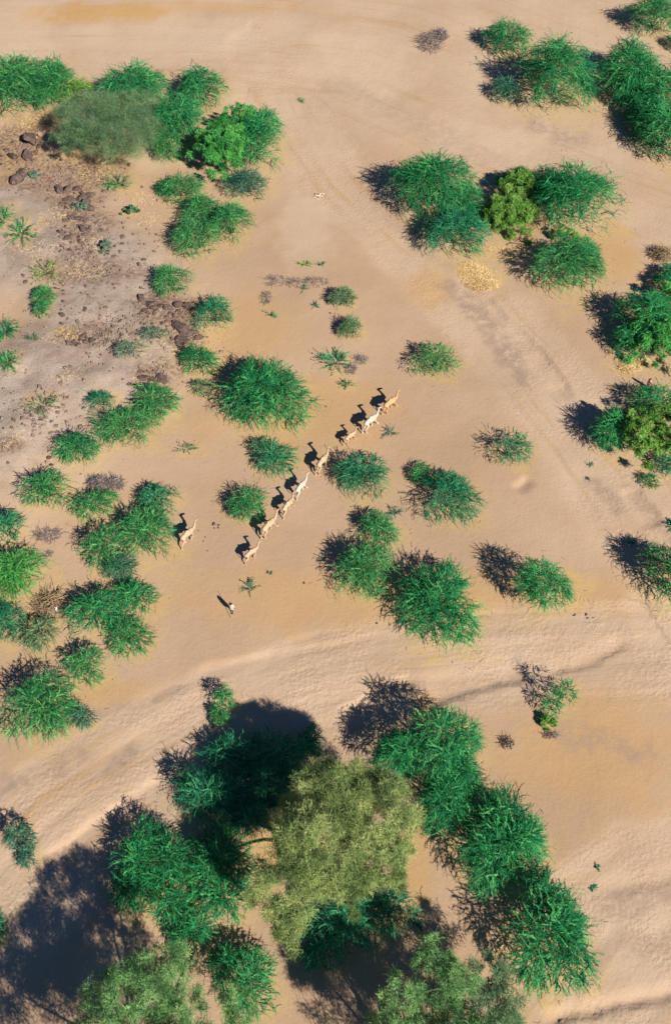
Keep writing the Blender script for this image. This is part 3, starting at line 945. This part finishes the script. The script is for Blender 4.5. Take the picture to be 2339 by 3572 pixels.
# ------------------------------------------------------------------ bodies: one continuous skin per figure
def skin(caps, res=.045, k=.07):
    """caps: (p, q, rp, rq[, sy]) round cones blended into one closed surface (surface nets)"""
    A = np.array([c[0] for c in caps], float)
    B = np.array([c[1] for c in caps], float)
    ra = np.array([c[2] for c in caps])
    rb = np.array([c[3] for c in caps])
    lo = np.minimum(A - ra[:, None], B - rb[:, None]).min(0) - 3 * res
    hi = np.maximum(A + ra[:, None], B + rb[:, None]).max(0) + 3 * res
    n = np.ceil((hi - lo) / res).astype(int) + 1
    ax = [lo[i] + np.arange(n[i]) * res for i in range(3)]
    G = np.stack(np.meshgrid(*ax, indexing='ij'), -1)
    D = None
    for c in caps:
        p, q, r1, r2 = np.array(c[0], float), np.array(c[1], float), c[2], c[3]
        sy = c[4] if len(c) > 4 else 1.0
        W = np.array([1, sy, 1])
        d = (q - p) * W
        g = (G - p) * W
        t = np.clip((g @ d) / (d @ d + 1e-9), 0, 1)
        dist = np.linalg.norm(g - t[..., None] * d, axis=-1) - (r1 + (r2 - r1) * t)
        if D is None:
            D = dist
        else:
            kk = min(k, .9 * min(r1, r2) + .008)
            h = np.clip(.5 + .5 * (D - dist) / kk, 0, 1)
            D = D * (1 - h) + dist * h - kk * h * (1 - h)
    S = D < 0
    c8 = [(i, j, l) for i in (0, 1) for j in (0, 1) for l in (0, 1)]
    nx, ny, nz = n - 1

    def sub(a, o):
        return a[o[0]:o[0] + nx, o[1]:o[1] + ny, o[2]:o[2] + nz]
    cnt = sum(sub(S, o).astype(int) for o in c8)
    mix = (cnt > 0) & (cnt < 8)
    acc = np.zeros((nx, ny, nz, 3))
    num = np.zeros((nx, ny, nz))
    for a in c8:
        for i in range(3):
            if a[i] == 0:
                b = list(a)
                b[i] = 1
                da, db = sub(D, a), sub(D, tuple(b))
                cr = (da < 0) != (db < 0)
                tt = np.where(cr, da / np.where(cr, da - db, 1), 0)
                pos = np.zeros((nx, ny, nz, 3)) + np.array(a, float)
                pos[..., i] += tt
                acc += np.where(cr[..., None], pos, 0)
                num += cr
    I = np.argwhere(mix)
    vid = -np.ones((nx, ny, nz), int)
    vid[mix] = np.arange(len(I))
    V = (acc[mix] / num[mix][:, None] + I) * res + lo
    F = []
    for i in range(3):
        j, l = (i + 1) % 3, (i + 2) % 3
        sl0 = [slice(1, -1)] * 3
        sl1 = list(sl0)
        sl0[i] = slice(0, -1)
        sl1[i] = slice(1, None)
        a, b = S[tuple(sl0)], S[tuple(sl1)]
        for sgn, m in ((1, a & ~b), (0, ~a & b)):
            E = np.argwhere(m)
            E = E + np.array([0 if q == i else 1 for q in range(3)])
            ej, el = np.eye(3, dtype=int)[j], np.eye(3, dtype=int)[l]
            q = [vid[tuple((E - d).T)] for d in (0 * ej, ej, ej + el, el)]
            q = np.stack(q, 1)
            F.append(q if sgn else q[:, ::-1])
    return V, np.concatenate(F)


def coat(name, c1, c2):
    m, n, l, b = nmat(name)
    tc = n.new('ShaderNodeTexCoord')
    no = n.new('ShaderNodeTexNoise')
    no.inputs['Scale'].default_value = 2.6
    no.inputs['Detail'].default_value = 5
    l.new(tc.outputs['Object'], no.inputs['Vector'])
    l.new(ramp(n, l, no.outputs[0], [(.35, c1), (.65, c2)]), b.inputs['Base Color'])
    b.inputs['Roughness'].default_value = .85
    setspec(b, .15)
    return m


def rot_leg(pts, hip, ang, yaw=0):
    c, s = math.cos(ang), math.sin(ang)
    out = []
    for p in pts:
        dx, dz = p[0] - hip[0], p[2] - hip[2]
        out.append((hip[0] + dx * c - dz * s, p[1], hip[2] + dx * s + dz * c))
    return out


def camel_caps(fl, fr, hl, hr, neck=0.0, fold=0.0):
    C = []
    # trunk: deep chest narrowing to the loin, one hump
    C += [((.52, 0, 1.38), (.10, 0, 1.38), .32, .37, 1.22), ((.10, 0, 1.38), (-.38, 0, 1.46), .37, .27, 1.2), ((-.38, 0, 1.46), (-.76, 0, 1.42), .27, .22, 1.05)]
    C += [((.16, 0, 1.62), (-.22, 0, 1.62), .17, .17, 1.3), ((-.02, 0, 1.72), (-.06, 0, 1.86), .17, .10, 1.3)]
    # neck carried up, head level
    n = [(.60, 0, 1.32), (.94, 0, 1.32), (1.09 + neck, 0, 1.56), (1.16 + neck * 1.5, 0, 1.88), (1.18 + neck * 1.8, 0, 2.10)]
    for a, b, r1, r2 in zip(n[:-1], n[1:], (.25, .19, .135, .11), (.19, .135, .11, .10)):
        C.append((a, b, r1, r2, 1.15))
    h = n[-1]
    C += [((h[0] - .02, 0, h[2] + .02), (h[0] + .20, 0, h[2] + .03), .11, .09, 1.15), ((h[0] + .20, 0, h[2] + .02), (h[0] + .46, 0, h[2] - .07), .095, .07, 1.1)]
    C += [((h[0] + .40, 0, h[2] - .12), (h[0] + .47, 0, h[2] - .12), .045, .04)]
    for s in (-1, 1):
        C.append(((h[0] - .05, s * .09, h[2] + .10), (h[0] - .12, s * .15, h[2] + .19), .035, .025))
    # tail
    C += [((-.92, 0, 1.36), (-1.02, 0, 1.05), .05, .035), ((-1.02, 0, 1.05), (-1.01, 0, .78), .035, .05)]
    for s, af, ah, sw in ((1, fl, hl, 1), (-1, fr, hr, -1)):
        y = s * .15
        hip = (.50, y, 1.20)
        kn = .35 if af > .25 else 0.0
        up = rot_leg([(.50, y, 1.20), (.46, y, .88), (.50, y, .50)], hip, af)
        lo = rot_leg([(.50, y, .50), (.49, y, .10), (.53, y, .05), (.60, y, .045)], (.50, y, .50), af - fold * (1 if af > 0 else .2))
        sh = np.array(up[2]) - np.array([.50, y, .50])
        lo = [tuple(np.array(p) + sh) for p in lo]
        g = min(p[2] for p in lo)
        dz = .045 - g
        lo = [(p[0], p[1], p[2] + dz) if fold == 0 or af <= 0 else p for p in lo]
        up[2] = lo[0]
        C += [((.46, y * .8, 1.30), up[1], .18, .10), (up[1], up[2], .095, .07), (up[2], lo[1], .075, .050), (lo[1], lo[2], .055, .065), (lo[2], lo[3], .08, .075)]
        hip = (-.66, y, 1.25)
        up = rot_leg([(-.66, y, 1.25), (-.50, y, .92), (-.78, y, .54)], hip, ah)
        sh = np.array(up[2]) - np.array([-.78, y, .54])
        lo = [tuple(np.array(p) + sh) for p in rot_leg([(-.78, y, .54), (-.70, y, .10), (-.66, y, .05), (-.59, y, .045)], (-.78, y, .54), ah * .9)]
        g = min(p[2] for p in lo)
        lo = [(p[0], p[1], p[2] + .045 - g) for p in lo]
        up[2] = lo[0]
        C += [((-.66, y * .75, 1.36), up[1], .20, .14), (up[1], up[2], .125, .07), (up[2], lo[1], .075, .048), (lo[1], lo[2], .055, .06), (lo[2], lo[3], .075, .07)]
    return C


CREAM = coat('cream_coat', (.40, .285, .175), (.48, .355, .235))
WHITE = coat('white_coat', (.47, .39, .30), (.56, .47, .38))
TANC = coat('tan_coat', (.43, .25, .12), (.52, .33, .18))
PINKC = coat('sandy_pink_coat', (.42, .285, .185), (.50, .355, .245))
# rump and chest in the photograph, coat, leg swings (fl, fr, hl, hr)
CAMELS = [
    ('tan-orange adult camel walking at the head of the line', TANC, (1340, 1417), (1375, 1389), (-.12, .48, -.34, .12), 1.0, 0),
    ('tall white adult camel walking second in the line behind the tan one', WHITE, (1271, 1481), (1308, 1450), (-.10, .50, -.42, -.10), 1.0, 0),
    ('small cream young camel walking third, behind the tall white camel', PINKC, (1206, 1531), (1231, 1511), (-.08, .52, -.45, .05), .74, 0),
    ('cream adult camel walking fourth, beside the shadow of the green bush', CREAM, (1106, 1627), (1137, 1588), (.42, -.10, -.46, -.20), .98, 0),
    ('slender white camel walking fifth in the line, nose raised', WHITE, (1034, 1712), (1060, 1681), (.02, .45, .14, -.42), .88, 0),
    ('cream camel walking sixth, between the slender white and the long-bodied camel', CREAM, (989, 1776), (1013, 1746), (-.05, .50, .05, -.46), .88, 0),
    ('long-bodied cream camel walking seventh, passing the olive green round bush', CREAM, (917, 1849), (952, 1812), (-.10, .52, -.40, -.15), 1.0, 0),
    ('small sandy camel last in the line, front leg lifted, above the herder', PINKC, (859, 1938), (887, 1916), (.48, .05, .14, -.46), .78, .9),
    ('cream camel straggling alone at the left beside a green bush, foreleg folded', CREAM, (632, 1881), (669, 1845), (.55, .12, .30, -.50), .95, 1.1),
]
for i, (label, m, rump, chest, legs, size, fold) in enumerate(CAMELS):
    size *= .88
    zc = 1.40 * size
    a, b = on_ground(*rump, zc), on_ground(*chest, zc)
    v = (b - a)[:2]
    V, F = skin(camel_caps(*legs, neck=[.0, .04, -.02, .02, .05, 0, .04, .03, .05][i], fold=fold))
    me = mesh_np('camel', V * size, None, m, smooth=True, quads=F)
    o = link('camel', me)
    mid = (a + b)[:2] / 2
    o.location = (mid[0] + .1 * size * v[0] / np.hypot(*v), mid[1] + .1 * size * v[1] / np.hypot(*v), gz(mid[0], mid[1]) - .01)
    o.rotation_euler = (0, 0, math.atan2(v[1], v[0]))
    tag(o, label, 'camel', 'camels walking across the sand')

# ------------------------------------------------------------------ two people
SKIN = plain_mat('brown_skin', (.055, .030, .020), (.085, .048, .032), 6, .6)
SHIRT = plain_mat('cream_cloth', (.38, .38, .28), (.47, .47, .36), 5, .9)
PINK = plain_mat('pink_cloth', (.70, .30, .30), (.80, .40, .39), 5, .9)
WRAP = plain_mat('grey_wrap', (.20, .20, .17), (.30, .29, .25), 6, .9)
HAIR = plain_mat('black_hair', (.010, .009, .010), (.02, .018, .018), 9, .7)
STICK = plain_mat('peeled_stick', (.22, .14, .08), (.32, .21, .12), 9)


def person(h, pose):
    """continuous body in local metres (x = facing), h = height"""
    k = h / 1.7
    C = [((0, 0, .95), (0, 0, 1.18), .155, .14, .85), ((0, 0, 1.18), (.02, 0, 1.38), .14, .15, .8), ((.02, 0, 1.42), (.03, 0, 1.55), .062, .058),
         ((.03, 0, 1.60), (.045, 0, 1.63), .10, .095, 1.1), ((.06, 0, 1.545), (.08, 0, 1.54), .06, .05), ((.13, 0, 1.60), (.15, 0, 1.575), .018, .02)]
    for s in (-1, 1):
        C.append(((.03, s * .098, 1.60), (.03, s * .105, 1.585), .022, .018))
        hip, kn, an, toe = pose['leg'][0 if s > 0 else 1]
        C += [(hip, kn, .10, .066), (kn, an, .066, .04), (an, toe, .045, .035)]
        sh, el, wr = pose['arm'][0 if s > 0 else 1]
        C += [((.02, s * .12, 1.40), sh, .09, .065), (sh, el, .055, .043), (el, wr, .043, .030)]
        d = np.array(wr) - np.array(el)
        d = d / np.linalg.norm(d)
        palm = np.array(wr) + d * .08
        C.append((wr, tuple(palm), .032, .036))
        sd_ = np.cross(d, [0, 1.0, 0])
        sd_ = sd_ / (np.linalg.norm(sd_) + 1e-9)
        for q, ln in ((-1.5, .065), (-.5, .08), (.5, .078), (1.5, .06)):
            b0 = palm + sd_ * q * .017
            C.append((tuple(b0), tuple(b0 + d * ln + np.array([.03, 0, 0])), .011, .009))
        C.append((tuple(np.array(wr) + d * .03), tuple(np.array(wr) + d * .07 + sd_ * .055), .013, .010))
    C = [(np.array(c[0]) * k, np.array(c[1]) * k, c[2] * k, c[3] * k, *c[4:]) for c in C]
    return C, k


def scaled(caps, k):
    return [(np.array(c[0]) * k, np.array(c[1]) * k, c[2] * k, c[3] * k, *c[4:]) for c in caps]


# herder: walking after the camels, holding a long stick
foot = on_ground(811, 2136)
hd = on_ground(850, 2070)
head_dir = math.atan2((hd - foot)[1], (hd - foot)[0])
HH = 1.42
pose = {'leg': [((0, .09, .93), (.16, .10, .50), (.10, .10, .08), (.26, .10, .04)), ((0, -.09, .93), (.02, -.10, .50), (-.22, -.10, .10), (-.08, -.10, .04))],
        'arm': [((.02, .20, 1.38), (.10, .34, 1.16), (.30, .38, 1.14)), ((.02, -.20, 1.38), (-.06, -.27, 1.12), (.06, -.27, .90))]}
caps, k = person(HH, pose)
V, F = skin(caps, .022, .03)
herder = link('person', mesh_np('person', V, None, SKIN, smooth=True, quads=F))
herder.location = tuple(foot)
herder.rotation_euler = (0, 0, head_dir)
tag(herder, 'herder in a loose cream shirt following the camels on the open sand', 'person')
V, F = skin(scaled([((0, 0, .86), (0, 0, 1.14), .205, .19, .85), ((0, 0, 1.14), (.02, 0, 1.40), .185, .165, .78), ((.02, .10, 1.41), (.03, .22, 1.36), .10, .09), ((.02, -.10, 1.41), (.02, -.22, 1.36), .10, .09),
                    ((.03, .22, 1.36), (.08, .30, 1.22), .085, .08), ((.02, -.22, 1.36), (-.04, -.265, 1.18), .085, .08)], k), .022, .04)
link('shirt', mesh_np('shirt', V, None, SHIRT, smooth=True, quads=F), herder)
V, F = skin(scaled([((0, .07, .95), (.13, .10, .56), .13, .10), ((0, -.07, .95), (.02, -.10, .56), .13, .10), ((0, 0, .98), (.03, 0, .72), .17, .15, .8)], k), .022, .05)
link('wrap', mesh_np('wrap', V, None, WRAP, smooth=True, quads=F), herder)
V, F = skin(scaled([((.01, 0, 1.64), (.045, 0, 1.675), .098, .075, 1.05), ((-.04, 0, 1.60), (-.03, 0, 1.64), .075, .07)], k), .016, .03)
link('hair', mesh_np('hair', V, None, HAIR, smooth=True, quads=F), herder)
c, s = math.cos(head_dir), math.sin(head_dir)
hand = np.array([.36, .38, 1.14]) * k
hw = foot + np.array([hand[0] * c - hand[1] * s, hand[0] * s + hand[1] * c, hand[2]])
tip = on_ground(804, 2156)
dv = hw - tip
V, F = tubes([[tip, tip + dv * .5, tip + dv * 1.0, tip + dv * 1.32]], [np.array([.014, .016, .016, .012])], 7)
st = link('stick', mesh_np('stick', V - tip, None, STICK, smooth=True, quads=F), loc=tuple(tip))
tag(st, 'thin walking stick held out by the herder in cream', 'stick')

# second figure: pink garment, at the foot of the right edge bushes
foot = on_ground(2256, 1352)
pose = {'leg': [((0, .09, .93), (.06, .10, .50), (.02, .10, .08), (.18, .10, .04)), ((0, -.09, .93), (.02, -.10, .50), (-.06, -.10, .08), (.09, -.10, .04))],
        'arm': [((.02, .20, 1.38), (.02, .26, 1.12), (.10, .24, .90)), ((.02, -.20, 1.38), (-.02, -.26, 1.12), (.10, -.25, .92))]}
caps, k = person(1.25, pose)
V, F = skin(caps, .022, .03)
p2 = link('person', mesh_np('person', V, None, SKIN, smooth=True, quads=F))
p2.location = tuple(foot)
p2.rotation_euler = (0, 0, R(200))
tag(p2, 'dark-haired person in a pink dress beside the bushes on the right', 'person')
V, F = skin(scaled([((0, 0, .45), (0, 0, .95), .27, .19, .9), ((0, 0, .95), (.02, 0, 1.38), .18, .165, .78), ((.02, .10, 1.41), (.03, .22, 1.36), .095, .085), ((.02, -.10, 1.41), (.02, -.22, 1.36), .095, .085),
                    ((.03, .22, 1.36), (.02, .26, 1.16), .08, .07), ((.02, -.22, 1.36), (-.02, -.26, 1.16), .08, .07)], k), .022, .04)
link('dress', mesh_np('dress', V, None, PINK, smooth=True, quads=F), p2)
V, F = skin(scaled([((.01, 0, 1.64), (.045, 0, 1.675), .105, .08, 1.05), ((-.05, 0, 1.62), (-.06, 0, 1.50), .085, .06)], k), .018, .03)
link('hair', mesh_np('hair', V, None, HAIR, smooth=True, quads=F), p2)

# ------------------------------------------------------------------ dead brush, cut branches, straw
def tangle(name, label, cat, mat, lobes, n, rad, length, part, stray=.25, seed=1):
    rs = np.random.RandomState(seed)
    paths, radii = [], []
    o0 = None
    for cx, cy, rx, ry, H in lobes:
        base, a, b, H = lobe_fit(cx, cy, rx, ry, 0, H)
        if o0 is None:
            o0 = base
        for _ in range(int(n / len(lobes))):
            ph, rho = rs.uniform(0, 6.283), math.sqrt(rs.rand())
            p = np.array([a * rho * math.cos(ph), b * rho * math.sin(ph), rs.uniform(.02, 1) * H * math.sqrt(max(0, 1 - rho * rho * .9))]) + base - o0
            d = np.array([math.cos(ph), math.sin(ph), rs.uniform(-.2, .5)]) + rs.normal(0, .8, 3) * np.array([1, 1, .4])
            d /= np.linalg.norm(d)
            L = length * rs.uniform(.5, 1.4)
            t = np.linspace(-.5, .5, 5)[:, None]
            bend = rs.normal(0, .3, 3)
            P = p + d * L * t + bend * L * (t * t - .12)
            P[:, 2] = np.maximum(P[:, 2], base[2] - o0[2] + .02)
            paths.append(P)
            radii.append(rad * rs.uniform(.6, 1.3) * np.array([1, .95, .85, .7, .45]))
    V, F = tubes(paths, radii, 3)
    o = link(name, mesh_np(name, V, None, mat, quads=F), loc=tuple(o0))
    return tag(o, label, cat)


tangle('dead_brush', 'grey dead thorn brush alone on the upper sand', 'dead brush', DEADWOOD, [(1500, 150, 42, 36, 1.3), (1535, 125, 24, 20, .8)], 420, .028, 1.3, 'twigs', seed=2)
tangle('dead_brush', 'grey dead brush above the low bushes at the left', 'dead brush', DEADWOOD, [(345, 1688, 36, 26, .8), (395, 1690, 36, 26, .7)], 360, .022, .9, 'twigs', seed=3)
tangle('dead_scrub', 'long band of grey dead scrub on the central sand', 'dead brush', DEADWOOD, [(960, 980, 45, 20, .3), (1030, 985, 45, 16, .35), (1100, 985, 48, 18, .4), (930, 1040, 22, 38, .25)], 420, .015, .6, 'twigs', seed=4)
tangle('dead_brush', 'small grey tangle beside the spreading seedling', 'dead brush', DEADWOOD, [(1258, 1255, 28, 18, .4), (1222, 1288, 22, 18, .35)], 200, .015, .6, 'twigs', seed=5)
tangle('dead_brush', 'thin dead brush on the grey flat above the lime bush', 'dead brush', DEADWOOD, [(165, 1865, 54, 26, .35)], 160, .016, .7, 'twigs', seed=6)
tangle('dead_brush', 'faint scrap of dead twigs below the thin dead brush', 'dead brush', DEADWOOD, [(172, 1932, 18, 12, .2)], 50, .014, .4, 'twigs', seed=16)
tangle('branch_pile', 'pile of cut dry branches between the lime bush and the dark bush', 'branch pile', DRYWOOD, [(180, 2095, 52, 34, .7), (165, 2135, 40, 24, .4)], 240, .028, 1.5, 'branches', seed=7)
tangle('dead_twig', 'small dark dead shrub on the orange sand right of centre', 'dead brush', STONE, [(1765, 2592, 26, 20, .4)], 60, .018, .6, 'twigs', seed=8)
tangle('dead_twig', 'flat dry twigs below the yellow-green scrub', 'dead brush', DEADWOOD, [(1920, 2562, 30, 10, .15)], 60, .014, .5, 'twigs', seed=9)
tangle('dry_shrub', 'dry tan shrub at the right edge above the dark thorn bush', 'dead brush', DRYWOOD, [(2305, 885, 38, 28, 1.2)], 260, .026, 1.1, 'twigs', seed=10)
tangle('straw_heap', 'flat pale yellow heap of straw below the yellow-green bush', 'straw', STRAW, [(1668, 968, 66, 44, .14), (1640, 940, 44, 26, .12), (1700, 985, 44, 26, .12)], 4200, .013, .5, 'straw', seed=11)
tangle('straw_patch', 'yellow dry grass patch behind the pink figure', 'straw', STRAW, [(2190, 1283, 40, 24, .25), (2225, 1262, 40, 18, .25)], 500, .018, .5, 'straw', seed=12)
tangle('bone_heap', 'small heap of bleached bones on the central sand', 'bones', BONE, [(1112, 686, 20, 13, .3)], 16, .045, .6, 'bones', seed=13)

# white bag on the cut branches: a crumpled sack
rs = np.random.RandomState(4)
V, F = skin([((-.24, 0, .08), (.0, .04, .10), .06, .10, .8), ((0, .04, .10), (.22, -.05, .08), .10, .06, .8), ((.22, -.05, .08), (.32, -.1, .12), .04, .03)], .025, .05)
V = V + rs.normal(0, .008, V.shape)
p = on_ground(195, 2125)
bag = link('plastic_bag', mesh_np('plastic_bag', V, None, BAGM, smooth=True, quads=F), loc=(p[0], p[1], p[2] + .02))
bag.rotation_euler = (0, 0, R(-38))
tag(bag, 'crumpled white plastic bag lying by the cut branches', 'bag')

# ------------------------------------------------------------------ rocks
def rock_mesh(seed, mat):
    rs = np.random.RandomState(seed)
    n = 9
    th, ph = np.meshgrid(np.linspace(0, np.pi, n), np.linspace(0, 2 * np.pi, 14, endpoint=False), indexing='ij')
    d = np.stack([np.sin(th) * np.cos(ph), np.sin(th) * np.sin(ph), np.cos(th)], -1).reshape(-1, 3)
    r = np.ones(len(d)) * 1.25
    for _ in range(9):                      # flat broken faces
        nrm = unit(rs.normal(0, 1, 3))
        h = rs.uniform(.45, .9)
        q = d @ nrm
        r = np.where(q > .05, np.minimum(r, h / np.maximum(q, .05)), r)
    r = r * (1 + rs.normal(0, .02, len(d)))
    V = d * r[:, None] * np.array([1.1, .85, .8])
    V[:14] = V[:14].mean(0)
    V[-14:] = V[-14:].mean(0)
    idx = np.arange(n * 14).reshape(n, 14)
    Q = np.stack([idx[:-1], idx[1:], np.roll(idx[1:], -1, 1), np.roll(idx[:-1], -1, 1)], -1).reshape(-1, 4)
    return mesh_np('rock', V, None, mat, quads=Q)


RM = [rock_mesh(40 + i, ROCK) for i in range(7)]
RT = [rock_mesh(60 + i, ROCKT) for i in range(3)]
RD = [rock_mesh(70 + i, STONE) for i in range(3)]
rsr = np.random.RandomState(77)


def rock(px, py, size_px, label, group=None, fam=RM, name='rock', flat=1.0):
    p = on_ground(px, py)
    s, sa, ca = scale_at(p)
    k = size_px / s / 2 * (1.3 if size_px > 20 else 1.0 if fam is RD else 1.5)
    o = link(name, fam[rsr.randint(len(fam))])
    o.location = (p[0], p[1], p[2] + .12 * k)
    o.scale = (k * rsr.uniform(.85, 1.25), k * rsr.uniform(.85, 1.25), k * rsr.uniform(.75, 1.15) * flat)
    o.rotation_euler = (rsr.uniform(-.3, .3), rsr.uniform(-.3, .3), rsr.uniform(0, 6.28))
    tag(o, label, 'rock', group)


for px, py, sz, lb in [(497, 1040, 26, 'square dark boulder at the left end of the boulder row'), (528, 1062, 34, 'broad brown boulder second in the boulder row'),
                       (556, 1068, 22, 'upright boulder third in the boulder row, beside a black gap'), (585, 1075, 32, 'rounded boulder in the middle of the boulder row'),
                       (622, 1068, 20, 'pointed boulder near the right end of the boulder row'), (660, 1078, 34, 'tan slab at the right end of the boulder row'),
                       (627, 1140, 46, 'largest dark boulder, below the right end of the boulder row'), (655, 1165, 44, 'big tan-brown boulder leaning on the largest dark one'),
                       (640, 1192, 34, 'low boulder at the foot of the largest dark one'), (700, 1180, 24, 'boulder half under the bush at the right of the boulder row'),
                       (500, 1320, 32, 'left one of the split boulders above the diagonal row of bushes'), (565, 1322, 40, 'large right one of the split boulders, dark crack behind it'),
                       (530, 1325, 22, 'small boulder between the split boulders'), (110, 490, 62, 'wide flat purple-brown slab below the acacia shadow'),
                       (45, 548, 34, 'tall slab left of the cushion plant'), (97, 545, 44, 'pitted slab above the cushion plant'),
                       (80, 608, 40, 'flat slab left of the cushion plant'), (62, 635, 42, 'lowest flat slab under the cushion plant'),
                       (205, 665, 34, 'dark boulder at the left end of the boulder heap'), (235, 665, 36, 'dark boulder at the top of the boulder heap'),
                       (272, 662, 30, 'light-edged boulder at the top right of the boulder heap'), (245, 700, 34, 'rounded boulder in the middle of the boulder heap'),
                       (280, 695, 30, 'boulder above the pale plant of the boulder heap'), (318, 680, 24, 'boulder at the right end of the boulder heap'),
                       (305, 706, 28, 'boulder right of the pale plant in the boulder heap'), (317, 728, 26, 'lone boulder at the lower right of the boulder heap')]:
    rock(px, py, sz, lb, 'large boulders on the stony rise', flat=1.0)
for lb, cx, cy, sx, sy, n, s0, s1, fam in [
        ('small brown rock in the boulder row on the stony rise', 560, 1110, 85, 38, 26, 8, 18, RM),
        ('small brown rock round the largest dark boulder', 640, 1170, 50, 42, 16, 8, 18, RM),
        ('small rock of the boulder heap on the stony rise', 265, 700, 60, 38, 20, 7, 16, RM),
        ('brown rock strewn below the boulder heap', 280, 800, 75, 55, 28, 8, 22, RM),
        ('brown rock of the low pile left of the sage bushes', 280, 1186, 55, 24, 20, 8, 20, RM),
        ('small rock among the flat slabs near the left edge', 75, 560, 75, 75, 30, 6, 16, RM),
        ('tan rock on the bank below the acacia shadow', 140, 475, 60, 18, 10, 9, 18, RT),
        ('small rock round the split boulders', 540, 1305, 60, 30, 12, 6, 14, RM),
        ('single brown rock scattered over the stony rise', 300, 950, 260, 200, 46, 5, 13, RM),
        ('single brown rock scattered between acacia and boulder heap', 300, 610, 200, 60, 26, 5, 12, RM),
        ('single brown rock scattered over the grey flat', 160, 1480, 150, 150, 16, 5, 12, RM),
        ('dark stone in the small ring on the sand right of the straggling camel', 751, 1838, 16, 14, 5, 7, 11, RD),
        ('dark stone lying singly near the straggling camel', 710, 1900, 40, 60, 4, 5, 7, RD),
        ('dark stone on the bank of the lower dry channel', 2030, 2150, 55, 8, 5, 7, 11, RD)]:
    for _ in range(n):
        a, r = rsr.uniform(0, 6.283), math.sqrt(rsr.rand())
        rock(cx + sx * r * math.cos(a), cy + sy * r * math.sin(a), s0 + (s1 - s0) * rsr.rand() ** 2, lb, lb.replace('rock', 'rocks', 1).replace('stone ', 'stones ', 1), fam)
for px, py, lb in [(1152, 1093, 'dark stone on the sand below the star-shaped sprout'), (1312, 2174, 'dark stone left of the very large domed bush'), (1060, 2035, 'small dark stone below the large light green bush'),
                   (1135, 1418, 'small dark stone left of the leading camel shadow')]:
    rock(px, py, 9, lb, None, RD, 'stone')

# pebbles nobody could count: one object of small broken stones over the rise
rs = np.random.RandomState(9)
N = 5000
pts = []
for cx, cy, sx, sy, n in [(230, 620, 260, 130, 1500), (300, 900, 300, 200, 1600), (380, 1180, 250, 140, 1200), (150, 1450, 190, 190, 500), (640, 1150, 120, 110, 500), (80, 520, 120, 110, 500), (545, 1310, 90, 40, 200)]:
    r = np.clip(np.abs(rs.normal(0, .55, n)), 0, 1.3)
    a = rs.uniform(0, 6.283, n)
    pts += list(zip(cx + sx * r * np.cos(a), cy + sy * r * np.sin(a)))
W = np.array([on_plane(x, y) for x, y in pts])
W[:, 2] = ground_fields(W[:, :2])['z']
octa = np.array([(1, 0, 0), (0, 1, 0), (-1, 0, 0), (0, -1, 0), (0, 0, .8), (0, 0, -.6)], float)
ofc = np.array([(0, 1, 4), (1, 2, 4), (2, 3, 4), (3, 0, 4), (1, 0, 5), (2, 1, 5), (3, 2, 5), (0, 3, 5)])
sz = .05 + .24 * rs.rand(len(W)) ** 4
ro = octa[None] * sz[:, None, None] * rs.uniform(.6, 1.4, (len(W), 6, 1))
an = rs.uniform(0, 6.28, len(W))
co, si = np.cos(an)[:, None], np.sin(an)[:, None]
V = np.stack([ro[..., 0] * co - ro[..., 1] * si, ro[..., 0] * si + ro[..., 1] * co, ro[..., 2]], -1) + W[:, None, :]
T = (ofc[None] + 6 * np.arange(len(W))[:, None, None]).reshape(-1, 3)
pb = link('gravel', mesh_np('gravel', V.reshape(-1, 3), T, GRAVEL))
pb['kind'] = 'stuff'

# fallen twigs and leaf stalks round the bushes, and wisps of dry grass between the stones
def scatter(name, spots, n_each, mat, lo, hi, rad, rise, seed):
    rs = np.random.RandomState(seed)
    A = []
    for cx, cy, rx, ry in spots:
        c = on_plane(cx, cy)
        s, sa, ca = scale_at(c)
        n = max(3, int(n_each * rx * ry / s / s / sa))
        r = rs.uniform(.2, 1.55, n)
        a = rs.uniform(0, 6.283, n)
        A.append(np.column_stack([c[0] + r * np.cos(a) * rx / s, c[1] + r * np.sin(a) * ry / s / sa]))
    A = np.concatenate(A)
    z = ground_fields(A)['z']
    n = len(A)
    p = np.column_stack([A, z + .015])
    an = rs.uniform(0, 6.283, n)
    L = rs.uniform(lo, hi, n)
    d = np.column_stack([np.cos(an), np.sin(an), np.abs(rs.normal(0, rise, n))])
    e = p + d * L[:, None]
    m = (p + e) / 2 + rs.normal(0, .12, (n, 3)) * L[:, None] * np.array([1, 1, .1])
    side = np.column_stack([-np.sin(an), np.cos(an), np.zeros(n)]) * rad
    top = np.array([0, 0, rad * 1.2])
    V = np.stack([p - side, p + side, p + top, m - side, m + side, m + top, e], 1).reshape(-1, 3)
    T = np.array([(0, 3, 2), (3, 5, 2), (2, 5, 1), (5, 4, 1), (0, 1, 4), (0, 4, 3), (3, 6, 5), (5, 6, 4), (3, 4, 6)])
    T = (T[None] + 7 * np.arange(n)[:, None, None]).reshape(-1, 3)
    o = link(name, mesh_np(name, V, T, mat))
    o['kind'] = 'stuff'


scatter('fallen_twigs', LITTER, 2.6, DEADWOOD, .12, .7, .012, .12, 31)
scatter('dry_grass', [(330, 600, 60, 26), (150, 420, 60, 20), (480, 700, 40, 22), (520, 770, 40, 22), (210, 780, 50, 26), (70, 440, 50, 22), (330, 860, 40, 24), (250, 1190, 60, 24), (440, 1230, 60, 20), (600, 1240, 50, 20),
                      (300, 960, 60, 30), (520, 1340, 40, 20), (120, 900, 50, 26), (60, 1560, 40, 30), (690, 1215, 40, 22), (250, 1330, 50, 20), (2190, 1290, 40, 26), (1720, 870, 80, 24), (1990, 2110, 60, 20), (60, 1320, 40, 20)], 60, STRAW, .15, .5, .012, .5, 32)
build_ground()
